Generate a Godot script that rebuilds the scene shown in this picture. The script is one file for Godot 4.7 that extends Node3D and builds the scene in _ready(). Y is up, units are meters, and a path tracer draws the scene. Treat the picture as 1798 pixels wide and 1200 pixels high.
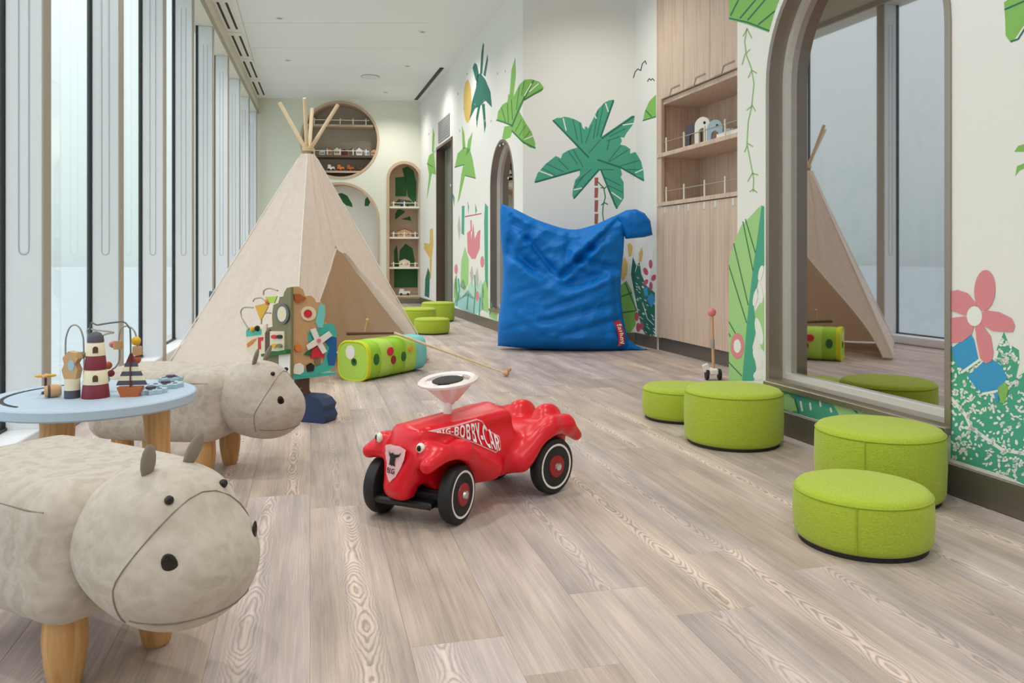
extends Node3D
# Children's play room: glazed facade on the left, mural wall on the right, toys and stools on a limed wood floor.
const F := 1400.0       # focal length in pixels of the 1798 x 1200 frame
const HC := 0.75        # camera height
const CEIL := 3.208
var M := {}
var taken := {}
var TR: Transform3D     # right wall, x towards the viewer, y up, z into the room
var TC: Transform3D     # cabinet wall in the recess
var TP: Transform3D     # palm wall of the recess
var TB: Transform3D     # back wall
var TF: Transform3D     # facade, x away from the viewer
var regions := []
var rng := RandomNumberGenerator.new()

func _ready():
	rng.seed = 7
	# --- camera -----------------------------------------------------------------------------------------------------
	var cam := Camera3D.new()
	cam.name = "camera"
	cam.projection = Camera3D.PROJECTION_FRUSTUM
	cam.near = 0.05
	cam.far = 6000.0
	cam.size = 1200.0 / F * cam.near
	cam.frustum_offset = Vector2(0.0, -150.0 / F * cam.near)
	cam.position = Vector3(0, HC, 0)
	add_child(cam)
	cam.current = true
	# --- sky and exposure -------------------------------------------------------------------------------------------
	var we := WorldEnvironment.new()
	we.name = "environment"
	var e := Environment.new()
	var sky := Sky.new()
	var sm := ProceduralSkyMaterial.new()
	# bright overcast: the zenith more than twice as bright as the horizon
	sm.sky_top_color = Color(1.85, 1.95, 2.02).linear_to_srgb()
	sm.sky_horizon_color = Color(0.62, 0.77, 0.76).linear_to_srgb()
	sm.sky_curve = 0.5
	sm.ground_horizon_color = Color(0.60, 0.72, 0.73).linear_to_srgb()
	sm.ground_bottom_color = Color(0.55, 0.62, 0.65).linear_to_srgb()
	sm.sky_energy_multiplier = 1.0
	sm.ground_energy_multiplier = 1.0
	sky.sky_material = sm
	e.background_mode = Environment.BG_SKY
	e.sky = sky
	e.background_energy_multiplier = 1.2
	e.tonemap_mode = Environment.TONE_MAPPER_LINEAR
	e.tonemap_exposure = 0.95
	e.sdfgi_enabled = true
	e.ssao_enabled = true
	e.ssil_enabled = true
	we.environment = e
	add_child(we)
	# --- wall frames ------------------------------------------------------------------------------------------------
	TR = frame(Vector3(2.087, 0, 0), Vector3(0.2696, 0, 0.963))
	TC = frame(Vector3(2.961, 0, 0), Vector3(0.2696, 0, 0.963))
	TP = frame(Vector3(0.095, 0, -6.98), Vector3(0.957, 0, 0.162))
	TB = frame(Vector3(-4.10, 0, -12.38), Vector3(2.645, 0, -0.27))
	TF = frame(Vector3(-1.277, 0, 0), Vector3(-0.2223, 0, -0.975))
	materials()
	build_shell()
	build_facade()
	build_ceiling_fittings()
	build_floor()
	build_windows()
	build_cabinet()
	build_back_niches()
	build_murals()
	build_teepee()
	build_beanbag()
	build_ottomans()
	build_car()
	build_hippos()
	build_table()
	build_busy_tree()
	build_caterpillar()
	build_push_toy()
	build_small_chair()

# ------------------------------------------------------------------------------------------------------------ helpers
func C(h: String) -> Color:
	return Color(h)

func frame(o: Vector3, x: Vector3) -> Transform3D:
	x = x.normalized()
	return Transform3D(Basis(x, Vector3.UP, x.cross(Vector3.UP)), o)

func ray(px: float, py: float) -> Vector3:
	return Vector3((px - 899.0) / F, -(py - 450.0) / F, -1.0)

func pf(px: float, py: float, y := 0.0) -> Vector3:      # point of the horizontal plane at height y
	var d := ray(px, py)
	return Vector3(0, HC, 0) + d * ((y - HC) / d.y)

func pz(px: float, py: float, z: float) -> Vector3:      # point at depth z
	return Vector3(0, HC, 0) + ray(px, py) * z

func onp(T: Transform3D, px: float, py: float, c := 0.0) -> Vector3:   # in the frame T, on its plane z = c
	var inv := T.affine_inverse()
	var o := inv * Vector3(0, HC, 0)
	var d := inv.basis * ray(px, py)
	return o + d * ((c - o.z) / d.z)

func numbered(n: String) -> String:
	if not taken.has(n):
		taken[n] = 0
		return n
	taken[n] += 1
	return "%s_%03d" % [n, taken[n]]

func thing(called: String, label: String, category: String, T := Transform3D(), group := "") -> Node3D:
	var o := Node3D.new()
	o.name = numbered(called)
	add_child(o)
	o.transform = T
	tag(o, label, category, group)
	return o

func tag(o: Node, label: String, category: String, group := "") -> void:
	o.set_meta("label", label)
	o.set_meta("category", category)
	if group:
		o.set_meta("group", group)

func struct(called: String, T := Transform3D()) -> Node3D:
	var o := Node3D.new()
	o.name = called
	add_child(o)
	o.transform = T
	o.set_meta("kind", "structure")
	return o

func copy(o: Node3D, base: String, T: Transform3D, label := "", group := "") -> Node3D:
	var c: Node3D = o.duplicate()
	c.name = numbered(base)
	add_child(c)
	c.transform = T
	if label:
		c.set_meta("label", label)
	if group:
		c.set_meta("group", group)
	return c

func S(smooth := false) -> SurfaceTool:
	var st := SurfaceTool.new()
	st.begin(Mesh.PRIMITIVE_TRIANGLES)
	st.set_smooth_group(0 if smooth else -1)
	return st

func part(st: SurfaceTool, called: String, m: Material, parent: Node, T := Transform3D()) -> MeshInstance3D:
	st.generate_normals()
	st.set_material(m)
	var o := MeshInstance3D.new()
	o.name = called
	o.mesh = st.commit()
	o.transform = T
	parent.add_child(o, true)
	return o

func inst(mesh: Mesh, called: String, parent: Node, T := Transform3D()) -> MeshInstance3D:
	var o := MeshInstance3D.new()
	o.name = called
	o.mesh = mesh
	o.transform = T
	parent.add_child(o, true)
	return o

func at(p: Vector3, yaw := 0.0) -> Transform3D:
	return Transform3D(Basis(Vector3.UP, yaw), p)

func tri(st: SurfaceTool, a: Vector3, b: Vector3, c: Vector3) -> void:   # counter-clockwise seen from outside
	st.add_vertex(a); st.add_vertex(c); st.add_vertex(b)

func quad(st: SurfaceTool, a: Vector3, b: Vector3, c: Vector3, d: Vector3) -> void:
	tri(st, a, b, c)
	tri(st, a, c, d)

func face(st: SurfaceTool, pts: Array, mid: Vector3) -> void:   # a convex face turned away from mid
	var c := Vector3.ZERO
	for p in pts:
		c += p
	c /= pts.size()
	var n: Vector3 = (pts[1] - pts[0]).cross(pts[2] - pts[0])
	if n.dot(c - mid) < 0:
		pts.reverse()
	for i in range(1, pts.size() - 1):
		tri(st, pts[0], pts[i], pts[i + 1])

func rbox(st: SurfaceTool, c: Vector3, s: Vector3, b := 0.0, B := Basis()) -> void:
	var h := s * 0.5
	b = minf(b, minf(h.x, minf(h.y, h.z)) * 0.9)
	var P = func(sx, sy, sz, ax):   # corner, pulled in on the axes other than ax
		var v := Vector3(sx * (h.x - (0.0 if ax == 0 else b)), sy * (h.y - (0.0 if ax == 1 else b)), sz * (h.z - (0.0 if ax == 2 else b)))
		return c + B * v
	for ax in 3:
		for s1 in [-1, 1]:
			var q := []
			for k in [[-1, -1], [1, -1], [1, 1], [-1, 1]]:
				var w := [k[0], k[1]]
				w.insert(ax, s1)
				q.append(P.call(w[0], w[1], w[2], ax))
			face(st, q, c)
	if b <= 0:
		return
	for ax in 3:     # edges along ax
		var o1 := (ax + 1) % 3
		var o2 := (ax + 2) % 3
		for s1 in [-1, 1]:
			for s2 in [-1, 1]:
				var q := []
				for k in [[-1, o1], [1, o1], [1, o2], [-1, o2]]:
					var w := [0, 0, 0]
					w[ax] = k[0]
					w[o1] = s1
					w[o2] = s2
					q.append(P.call(w[0], w[1], w[2], k[1]))
				face(st, q, c)
	for sx in [-1, 1]:
		for sy in [-1, 1]:
			for sz in [-1, 1]:
				face(st, [P.call(sx, sy, sz, 0), P.call(sx, sy, sz, 1), P.call(sx, sy, sz, 2)], c)

func box(called: String, c: Vector3, s: Vector3, m: Material, parent: Node, b := 0.0, B := Basis()) -> MeshInstance3D:
	var st := S()
	rbox(st, Vector3.ZERO, s, b)
	return part(st, called, m, parent, Transform3D(B, c))

func lathe(st: SurfaceTool, prof: Array, seg := 32, T := Transform3D()) -> void:   # prof: [radius, height] from the bottom up
	var g := 1
	for i in prof.size() - 1:
		var a: Vector2 = Vector2(prof[i][0], prof[i][1])
		var b: Vector2 = Vector2(prof[i + 1][0], prof[i + 1][1])
		if i > 0:
			var z: Vector2 = Vector2(prof[i - 1][0], prof[i - 1][1])
			if absf((a - z).angle_to(b - a)) > 0.7:
				g += 1
		st.set_smooth_group(g)
		for k in seg:
			var t0 := TAU * k / seg
			var t1 := TAU * (k + 1) / seg
			var p := T * Vector3(a.x * cos(t0), a.y, a.x * sin(t0))
			var q := T * Vector3(a.x * cos(t1), a.y, a.x * sin(t1))
			var r := T * Vector3(b.x * cos(t1), b.y, b.x * sin(t1))
			var s := T * Vector3(b.x * cos(t0), b.y, b.x * sin(t0))
			if b.x > 1e-6:
				tri(st, p, s, r)
			if a.x > 1e-6:
				tri(st, p, r, q)

func tube(st: SurfaceTool, pts: Array, rad, seg := 8, closed := false) -> void:
	var n := pts.size()
	var rings := []
	var u := Vector3.ZERO
	for i in n:
		var d: Vector3
		if closed:
			d = (pts[(i + 1) % n] - pts[(i - 1 + n) % n]).normalized()
		else:
			d = (pts[mini(i + 1, n - 1)] - pts[maxi(i - 1, 0)]).normalized()
		if u == Vector3.ZERO:
			u = d.cross(Vector3.UP if absf(d.y) < 0.9 else Vector3.RIGHT).normalized()
		else:
			u = (u - d * u.dot(d)).normalized()
		var v := d.cross(u)
		var r: float = rad[i] if rad is Array else rad
		var ring := []
		for k in seg:
			var t := TAU * k / seg
			ring.append(pts[i] + (u * cos(t) + v * sin(t)) * r)
		rings.append(ring)
	st.set_smooth_group(0)
	for i in (n if closed else n - 1):
		var A: Array = rings[i]
		var B: Array = rings[(i + 1) % n]
		for k in seg:
			var k1 := (k + 1) % seg
			quad(st, A[k], A[k1], B[k1], B[k])
	if not closed:
		st.set_smooth_group(-1)
		for k in range(1, seg - 1):
			tri(st, rings[0][0], rings[0][k + 1], rings[0][k])
			tri(st, rings[n - 1][0], rings[n - 1][k], rings[n - 1][k + 1])
		st.set_smooth_group(0)

func smooth_path(pts: Array, n := 6) -> Array:   # Catmull-Rom through the points
	var out := []
	for i in pts.size() - 1:
		var p0 = pts[maxi(i - 1, 0)]
		var p1 = pts[i]
		var p2 = pts[i + 1]
		var p3 = pts[mini(i + 2, pts.size() - 1)]
		for k in n:
			out.append(p1.cubic_interpolate(p2, p0, p3, float(k) / n))
	out.append(pts[-1])
	return out

func ccw(poly: PackedVector2Array) -> PackedVector2Array:
	if Geometry2D.is_polygon_clockwise(poly):
		poly.reverse()
	var a := 0.0
	for i in poly.size():
		a += poly[i].cross(poly[(i + 1) % poly.size()])
	if a < 0:
		poly.reverse()
	return poly

func sheet(st: SurfaceTool, poly: PackedVector2Array, z: float, up := true) -> void:
	var ix := Geometry2D.triangulate_polygon(poly)
	for i in range(0, ix.size(), 3):
		var a := poly[ix[i]]
		var b := poly[ix[i + 1]]
		var c := poly[ix[i + 2]]
		if ((b - a).cross(c - a) < 0) == up:
			var t := b
			b = c
			c = t
		tri(st, Vector3(a.x, a.y, z), Vector3(b.x, b.y, z), Vector3(c.x, c.y, z))

func prism(st: SurfaceTool, pts: PackedVector2Array, z0: float, z1: float) -> void:
	var poly := ccw(pts.duplicate())
	st.set_smooth_group(-1)
	sheet(st, poly, z1, true)
	sheet(st, poly, z0, false)
	for i in poly.size():
		var a := poly[i]
		var b := poly[(i + 1) % poly.size()]
		quad(st, Vector3(a.x, a.y, z0), Vector3(b.x, b.y, z0), Vector3(b.x, b.y, z1), Vector3(a.x, a.y, z1))

func ring(st: SurfaceTool, outer: PackedVector2Array, inner: PackedVector2Array, z0: float, z1: float) -> void:
	for i in outer.size():
		var k := (i + 1) % outer.size()
		var a := outer[i]
		var b := outer[k]
		var c := inner[k]
		var d := inner[i]
		quad(st, V(a, z1), V(b, z1), V(c, z1), V(d, z1))
		quad(st, V(b, z0), V(a, z0), V(d, z0), V(c, z0))
		quad(st, V(a, z0), V(b, z0), V(b, z1), V(a, z1))
		quad(st, V(c, z0), V(d, z0), V(d, z1), V(c, z1))

func V(p: Vector2, z: float) -> Vector3:
	return Vector3(p.x, p.y, z)

func arch(cu: float, hw: float, v0: float, vs: float, inset := 0.0, seg := 28) -> PackedVector2Array:
	var o := PackedVector2Array()
	var r := hw - inset
	o.append(Vector2(cu - r, v0 + inset))
	o.append(Vector2(cu + r, v0 + inset))
	for k in seg + 1:
		var t := PI * k / seg
		o.append(Vector2(cu + r * cos(t), vs + r * sin(t)))
	return o

func disc(c: Vector2, rx: float, ry: float, seg := 20, turn := 0.0) -> PackedVector2Array:
	var o := PackedVector2Array()
	for k in seg:
		var t := TAU * k / seg
		o.append(c + Vector2(rx * cos(t), ry * sin(t)).rotated(turn))
	return o

func ball(st: SurfaceTool, c: Vector3, r: Vector3, seg := 16, B := Basis()) -> void:
	var prof := []
	for k in seg / 2 + 1:
		var t := -PI / 2 + PI * k / (seg / 2)
		prof.append([cos(t), sin(t)])
	lathe(st, prof, seg, Transform3D(B, c) * Transform3D(Basis.from_scale(r), Vector3.ZERO))

func nets(st: SurfaceTool, f: Callable, lo: Vector3, hi: Vector3, c: float) -> void:   # surface nets of f = 0
	var nx := int(ceil((hi.x - lo.x) / c)) + 1
	var ny := int(ceil((hi.y - lo.y) / c)) + 1
	var nz := int(ceil((hi.z - lo.z) / c)) + 1
	var d := PackedFloat32Array()
	d.resize(nx * ny * nz)
	var i := 0
	for z in nz:
		for y in ny:
			for x in nx:
				d[i] = f.call(lo + Vector3(x, y, z) * c)
				i += 1
	var id := PackedInt32Array()
	id.resize(nx * ny * nz)
	id.fill(-1)
	var vs := PackedVector3Array()
	var sx := 1
	var sy := nx
	var sz := nx * ny
	var off := [0, sx, sy, sx + sy, sz, sz + sx, sz + sy, sz + sx + sy]
	var cor := [Vector3(0, 0, 0), Vector3(1, 0, 0), Vector3(0, 1, 0), Vector3(1, 1, 0), Vector3(0, 0, 1), Vector3(1, 0, 1), Vector3(0, 1, 1), Vector3(1, 1, 1)]
	var edges := [[0, 1], [2, 3], [4, 5], [6, 7], [0, 2], [1, 3], [4, 6], [5, 7], [0, 4], [1, 5], [2, 6], [3, 7]]
	for z in nz - 1:
		for y in ny - 1:
			for x in nx - 1:
				var b := x + y * sy + z * sz
				var s0 := d[b] < 0
				if (d[b + sx] < 0) == s0 and (d[b + sy] < 0) == s0 and (d[b + sz] < 0) == s0 and (d[b + off[3]] < 0) == s0 and (d[b + off[5]] < 0) == s0 and (d[b + off[6]] < 0) == s0 and (d[b + off[7]] < 0) == s0:
					continue
				var p := Vector3.ZERO
				var n := 0
				for e in edges:
					var a0: float = d[b + off[e[0]]]
					var a1: float = d[b + off[e[1]]]
					if (a0 < 0) != (a1 < 0):
						p += cor[e[0]].lerp(cor[e[1]], a0 / (a0 - a1))
						n += 1
				id[b] = vs.size()
				vs.append(lo + (Vector3(x, y, z) + p / n) * c)
	for v in vs:
		st.add_vertex(v)
	for z in range(1, nz - 1):
		for y in range(1, ny - 1):
			for x in range(1, nx - 1):
				var b := x + y * sy + z * sz
				var s0 := d[b] < 0
				if (d[b + sx] < 0) != s0:
					nq(st, id[b], id[b - sy], id[b - sy - sz], id[b - sz], s0)
				if (d[b + sy] < 0) != s0:
					nq(st, id[b], id[b - sz], id[b - sx - sz], id[b - sx], s0)
				if (d[b + sz] < 0) != s0:
					nq(st, id[b], id[b - sx], id[b - sx - sy], id[b - sy], s0)

func nq(st: SurfaceTool, a: int, b: int, c: int, d: int, flip: bool) -> void:
	var o := [a, b, c, a, c, d] if flip else [a, c, b, a, d, c]
	for k in o:
		st.add_index(k)

func smin(a: float, b: float, k: float) -> float:
	var h := maxf(k - absf(a - b), 0.0) / k
	return minf(a, b) - h * h * k * 0.25

func sd_cone(p: Vector3, a: Vector3, b: Vector3, ra: float, rb: float) -> float:
	var ab := b - a
	var h := clampf((p - a).dot(ab) / ab.length_squared(), 0.0, 1.0)
	return (p - a - ab * h).length() - lerpf(ra, rb, h)

func sd_box(p: Vector3, h: Vector3, r: float) -> float:
	var q := p.abs() - h + Vector3(r, r, r)
	return q.max(Vector3.ZERO).length() + minf(maxf(q.x, maxf(q.y, q.z)), 0.0) - r

func sd_ell(p: Vector3, r: Vector3) -> float:
	var k := (p / r).length()
	return (k - 1.0) * minf(r.x, minf(r.y, r.z)) if k < 0.01 else k * (k - 1.0) / (p / (r * r)).length()

# ---------------------------------------------------------------------------------------------------------- materials
func mat(called: String, col: Color, rough := 0.6, metal := 0.0) -> StandardMaterial3D:
	var m := StandardMaterial3D.new()
	m.resource_name = called
	m.albedo_color = col
	m.roughness = rough
	m.metallic = metal
	M[called] = m
	return m

func noise_tex(freq: float, ramp: Array, kind := FastNoiseLite.TYPE_SIMPLEX_SMOOTH, size := 256, octaves := 4, normal := false, sd := 1) -> NoiseTexture2D:
	var n := FastNoiseLite.new()
	n.noise_type = kind
	n.frequency = freq
	n.fractal_octaves = octaves
	n.seed = sd
	var t := NoiseTexture2D.new()
	t.width = size
	t.height = size
	t.seamless = true
	t.noise = n
	if normal:
		t.as_normal_map = true
		t.bump_strength = 6.0
	else:
		var g := Gradient.new()
		var o := PackedFloat32Array()
		var c := PackedColorArray()
		for k in ramp.size():
			o.append(float(k) / maxi(ramp.size() - 1, 1))
			c.append(C(ramp[k]))
		g.offsets = o
		g.colors = c
		t.color_ramp = g
	return t

func tri_tex(m: StandardMaterial3D, t: Texture2D, scale: Vector3, world := false) -> void:
	m.albedo_texture = t
	m.albedo_color = Color.WHITE
	m.uv1_triplanar = true
	m.uv1_world_triplanar = world
	m.uv1_scale = scale

func bump(m: StandardMaterial3D, freq: float, scale: Vector3, amount: float, sd := 3) -> void:
	m.normal_enabled = true
	m.normal_texture = noise_tex(freq, [], FastNoiseLite.TYPE_SIMPLEX_SMOOTH, 256, 3, true, sd)
	m.normal_scale = amount
	m.uv1_triplanar = true
	m.uv1_scale = scale

func materials() -> void:
	mat("wall_paint", C("eeece6"), 0.75)
	mat("back_paint", C("e6e6d6"), 0.75)
	mat("ceiling_paint", C("eff0ec"), 0.8)
	mat("white_metal", C("e3e6e9"), 0.45)
	mat("groove", C("b4b8ba"), 0.5)
	mat("tan_metal", C("aaa092"), 0.45, 0.1)
	mat("cream_metal", C("ddd7c4"), 0.5)
	mat("black_gasket", C("16181a"), 0.5)
	mat("dark", C("1a1917"), 0.6)
	var g := mat("facade_glass", Color(0.80, 0.93, 0.92, 0.10), 0.03)
	g.transparency = BaseMaterial3D.TRANSPARENCY_ALPHA
	var st := mat("steel", C("a1968b"), 0.32, 0.8)
	st.uv1_triplanar = true
	mat("steel_light", C("e2ded6"), 0.35, 0.3)
	mat("bronze", C("75675a"), 0.35, 0.7)
	mat("mirror_glass", C("bab6b8"), 0.02, 1.0)
	mat("skirting", C("7a7268"), 0.38, 0.5)
	var w := mat("cabinet_wood", C("d2b8a2"), 0.55)
	tri_tex(w, noise_tex(0.02, ["c2a690", "d0b6a1", "dcc4b0", "cfb49e"], FastNoiseLite.TYPE_SIMPLEX_SMOOTH, 256, 4), Vector3(5.0, 0.22, 5.0))
	w = mat("trim_wood", C("c9ae92"), 0.55)
	w = mat("leg_wood", C("c99a62"), 0.5)
	tri_tex(w, noise_tex(0.02, ["b07f48", "c9985f", "d6ab74", "c4935a"], FastNoiseLite.TYPE_SIMPLEX_SMOOTH, 256, 4, false, 5), Vector3(9.0, 0.7, 9.0))
	w = mat("pole_wood", C("dcc39c"), 0.55)
	tri_tex(w, noise_tex(0.02, ["cdb189", "ddc49d", "e6d2b0"], FastNoiseLite.TYPE_SIMPLEX_SMOOTH, 256, 3, false, 6), Vector3(6.0, 1.0, 6.0))
	var f := mat("ottoman_fabric", C("a9bb35"), 0.95)
	tri_tex(f, noise_tex(0.12, ["9fb22d", "a9bb35", "b3c540"], FastNoiseLite.TYPE_SIMPLEX_SMOOTH, 256, 3, false, 9), Vector3(3, 3, 3))
	f.normal_enabled = true
	f.normal_texture = noise_tex(0.2, [], FastNoiseLite.TYPE_SIMPLEX_SMOOTH, 256, 2, true, 4)
	f.normal_scale = 0.25
	f.rim_enabled = true
	f.rim = 0.3
	mat("piping", C("9db02f"), 0.95)
	f = mat("suede", C("c4b9ab"), 0.95)
	tri_tex(f, noise_tex(0.011, ["aa9d8f", "bbb0a3", "c5bbaf", "b2a698", "c0b6a9"], FastNoiseLite.TYPE_SIMPLEX_SMOOTH, 512, 5, false, 12), Vector3(3.0, 3.0, 3.0))
	f.normal_enabled = true
	f.normal_texture = noise_tex(0.02, [], FastNoiseLite.TYPE_SIMPLEX_SMOOTH, 256, 4, true, 14)
	f.normal_scale = 0.3
	f.rim_enabled = true
	f.rim = 0.4
	mat("seam", C("8d8275"), 0.9)
	mat("ear_suede", C("8f867a"), 0.95)
	mat("eye_black", C("17110e"), 0.15)
	mat("eye_white", C("eeeadf"), 0.3)
	f = mat("canvas", C("ecd9c6"), 0.95)
	tri_tex(f, noise_tex(0.03, ["ecdbcd", "f0e2d5", "f4e8dd"], FastNoiseLite.TYPE_SIMPLEX_SMOOTH, 256, 5, false, 15), Vector3(3.0, 3.0, 3.0))
	f.normal_enabled = true
	f.normal_texture = noise_tex(0.15, [], FastNoiseLite.TYPE_SIMPLEX_SMOOTH, 256, 3, true, 16)
	f.normal_scale = 0.2
	f.backlight_enabled = true
	f.backlight = Color(0.62, 0.55, 0.46)
	mat("sleeve", C("f2e9df"), 0.95)
	f = mat("nylon", C("0074cc"), 0.5)
	f.metallic_specular = 0.35
	f.normal_enabled = true
	f.normal_texture = noise_tex(0.02, [], FastNoiseLite.TYPE_SIMPLEX_SMOOTH, 256, 4, true, 17)
	f.normal_scale = 0.25
	f.uv1_triplanar = true
	f.uv1_scale = Vector3(2.5, 4, 2.5)
	mat("nylon_seam", C("08508f"), 0.5)
	mat("red_plastic", C("de0c22"), 0.3)
	mat("dark_red", C("9c1420"), 0.35)
	mat("tyre", C("1c1c1e"), 0.6)
	mat("black_plastic", C("202124"), 0.4)
	mat("white_plastic", C("f0e4e2"), 0.3)
	mat("chrome", C("d0d0d0"), 0.2, 0.9)
	mat("sticker_pink", C("eeb9bd"), 0.35)
	mat("sticker_white", C("f4ecec"), 0.35)
	mat("table_blue", C("b3c6d8"), 0.5)
	mat("pale_blue", C("a9c3cf"), 0.5)
	mat("maroon", C("7c2233"), 0.55)
	mat("cream", C("ecdfc0"), 0.55)
	mat("slate", C("54515e"), 0.55)
	mat("navy", C("26385f"), 0.5)
	mat("orange_wood", C("b5612f"), 0.5)
	mat("toy_wood", C("cfa477"), 0.5)
	mat("dark_wood", C("5d3a26"), 0.5)
	mat("yellow", C("e3b22f"), 0.5)
	mat("teal", C("45b8a8"), 0.5)
	mat("sky_blue", C("2f8fd0"), 0.5)
	mat("deep_blue", C("1d5fa0"), 0.5)
	mat("olive", C("7f7a52"), 0.5)
	mat("red_paint", C("d3283a"), 0.5)
	mat("white_paint", C("f2eee6"), 0.5)
	mat("orange", C("e0813a"), 0.5)
	mat("grey_wire", C("6f7274"), 0.3, 0.8)
	mat("light_wire", C("a8a39a"), 0.3, 0.6)
	mat("lime", C("9fd036"), 0.8)
	mat("lime_pale", C("b6dc5a"), 0.8)
	mat("lime_yellow", C("d6df2e"), 0.8)
	mat("leaf_dark", C("2f6b34"), 0.8)
	mat("aqua", C("7fd0cf"), 0.8)
	mat("pink_paint", C("e2837f"), 0.5)
	mat("grey_vent", C("a3a4a1"), 0.6)
	mat("door_green", C("8b938a"), 0.3, 0.3)
	mat("niche_brown", C("b5a998"), 0.7)
	mat("shelf_white", C("eee8da"), 0.5)
	# mural paints
	mat("m_teal", C("4ba688"), 0.7)
	mat("m_teal_dark", C("23705f"), 0.7)
	mat("m_green", C("86bd5d"), 0.7)
	mat("m_green_light", C("a5d288"), 0.7)
	mat("m_green_dark", C("3f7f4a"), 0.7)
	mat("m_white", C("efefe8"), 0.7)
	mat("m_pink", C("e08a92"), 0.7)
	mat("m_rose", C("c4556b"), 0.7)
	mat("m_blue", C("3d9ad0"), 0.7)
	mat("m_yellow", C("e2be6a"), 0.7)
	mat("m_brown", C("a8604f"), 0.7)
	mat("m_black", C("2b3330"), 0.7)
	mat("m_vine", C("9cc084"), 0.7)
	mat("m_pale_blue", C("a9d5d6"), 0.7)
	mat("m_mint", C("bfe0d2"), 0.7)
	mat("m_jungle", C("2f6a3a"), 0.7)
	mat("m_grey", C("c4beb8"), 0.7)
	mat("joint_grey", C("d3d4d0"), 0.8)
	mat("sea", C("aab4bd"), 0.5)
	tri_tex(M.sea, noise_tex(0.02, ["9aa8ac", "a9b6b9", "a0adb2", "b6c1c3", "95a3aa"], FastNoiseLite.TYPE_SIMPLEX_SMOOTH, 512, 5, false, 21), Vector3(0.004, 0.004, 0.012), true)

# -------------------------------------------------------------------------------------------------------------- shell
func in_box(u: float, v: float, ops: Array) -> bool:
	for o in ops:
		if u > o.b[0] and u < o.b[1] and v > o.b[2] and v < o.b[3]:
			return true
	return false

func op_arch(cu: float, hw: float, v0: float, vs: float) -> Dictionary:
	return {"b": [cu - hw, cu + hw, v0, vs + hw], "line": arch(cu, hw, v0, vs), "k": "arch"}

func op_circle(c: Vector2, r: float) -> Dictionary:
	return {"b": [c.x - r, c.x + r, c.y - r, c.y + r], "line": disc(c, r, r, 56), "k": "circle"}

func op_rect(u0: float, u1: float, v0: float, v1: float) -> Dictionary:
	return {"b": [u0, u1, v0, v1], "line": PackedVector2Array([Vector2(u0, v0), Vector2(u1, v0), Vector2(u1, v1), Vector2(u0, v1)]), "k": "rect"}

func wall(called: String, T: Transform3D, u0: float, u1: float, th: float, ops: Array, m: Material, v0 := 0.0) -> Node3D:
	var us := [u0, u1]
	var vs := [v0, CEIL]
	for o in ops:
		us += [o.b[0], o.b[1]]
		vs += [o.b[2], o.b[3]]
	us.sort()
	vs.sort()
	var st := S()
	for i in us.size() - 1:
		for j in vs.size() - 1:
			var a: float = us[i]
			var b: float = us[i + 1]
			var c: float = vs[j]
			var d: float = vs[j + 1]
			if b - a < 1e-5 or d - c < 1e-5 or in_box((a + b) / 2, (c + d) / 2, ops):
				continue
			quad(st, Vector3(a, c, 0), Vector3(b, c, 0), Vector3(b, d, 0), Vector3(a, d, 0))
			quad(st, Vector3(b, c, -th), Vector3(a, c, -th), Vector3(a, d, -th), Vector3(b, d, -th))
	quad(st, Vector3(u0, v0, -th), Vector3(u0, v0, 0), Vector3(u0, CEIL, 0), Vector3(u0, CEIL, -th))
	quad(st, Vector3(u1, v0, 0), Vector3(u1, v0, -th), Vector3(u1, CEIL, -th), Vector3(u1, CEIL, 0))
	for o in ops:
		var L: PackedVector2Array = o.line
		for i in L.size():     # reveal
			var p := L[i]
			var q := L[(i + 1) % L.size()]
			quad(st, V(q, -th), V(p, -th), V(p, 0), V(q, 0))
		if o.k == "rect":
			continue
		var mu: float = (o.b[0] + o.b[1]) / 2
		var mv: float = (o.b[2] + o.b[3]) / 2
		for i in L.size():     # what fills the corners of the opening's box
			var p := L[i]
			var q := L[(i + 1) % L.size()]
			var mid := (p + q) / 2
			if o.k == "arch" and i < 2 or o.k == "arch" and i == L.size() - 1:
				continue
			var cn := Vector2(o.b[1] if mid.x > mu else o.b[0], o.b[3] if o.k == "arch" or mid.y > mv else o.b[2])
			for z in [0.0, -th]:
				if z == 0.0:
					tri(st, V(q, z), V(p, z), V(cn, z))
				else:
					tri(st, V(p, z), V(q, z), V(cn, z))
	var w := struct(called, T)
	part(st, "plaster", m, w)
	return w

func skirt(w: Node3D, u0: float, u1: float) -> void:
	box("baseboard", Vector3((u0 + u1) / 2, 0.05, 0.007), Vector3(u1 - u0, 0.10, 0.014), M.skirting, w, 0.003)

var niche := {}

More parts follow.
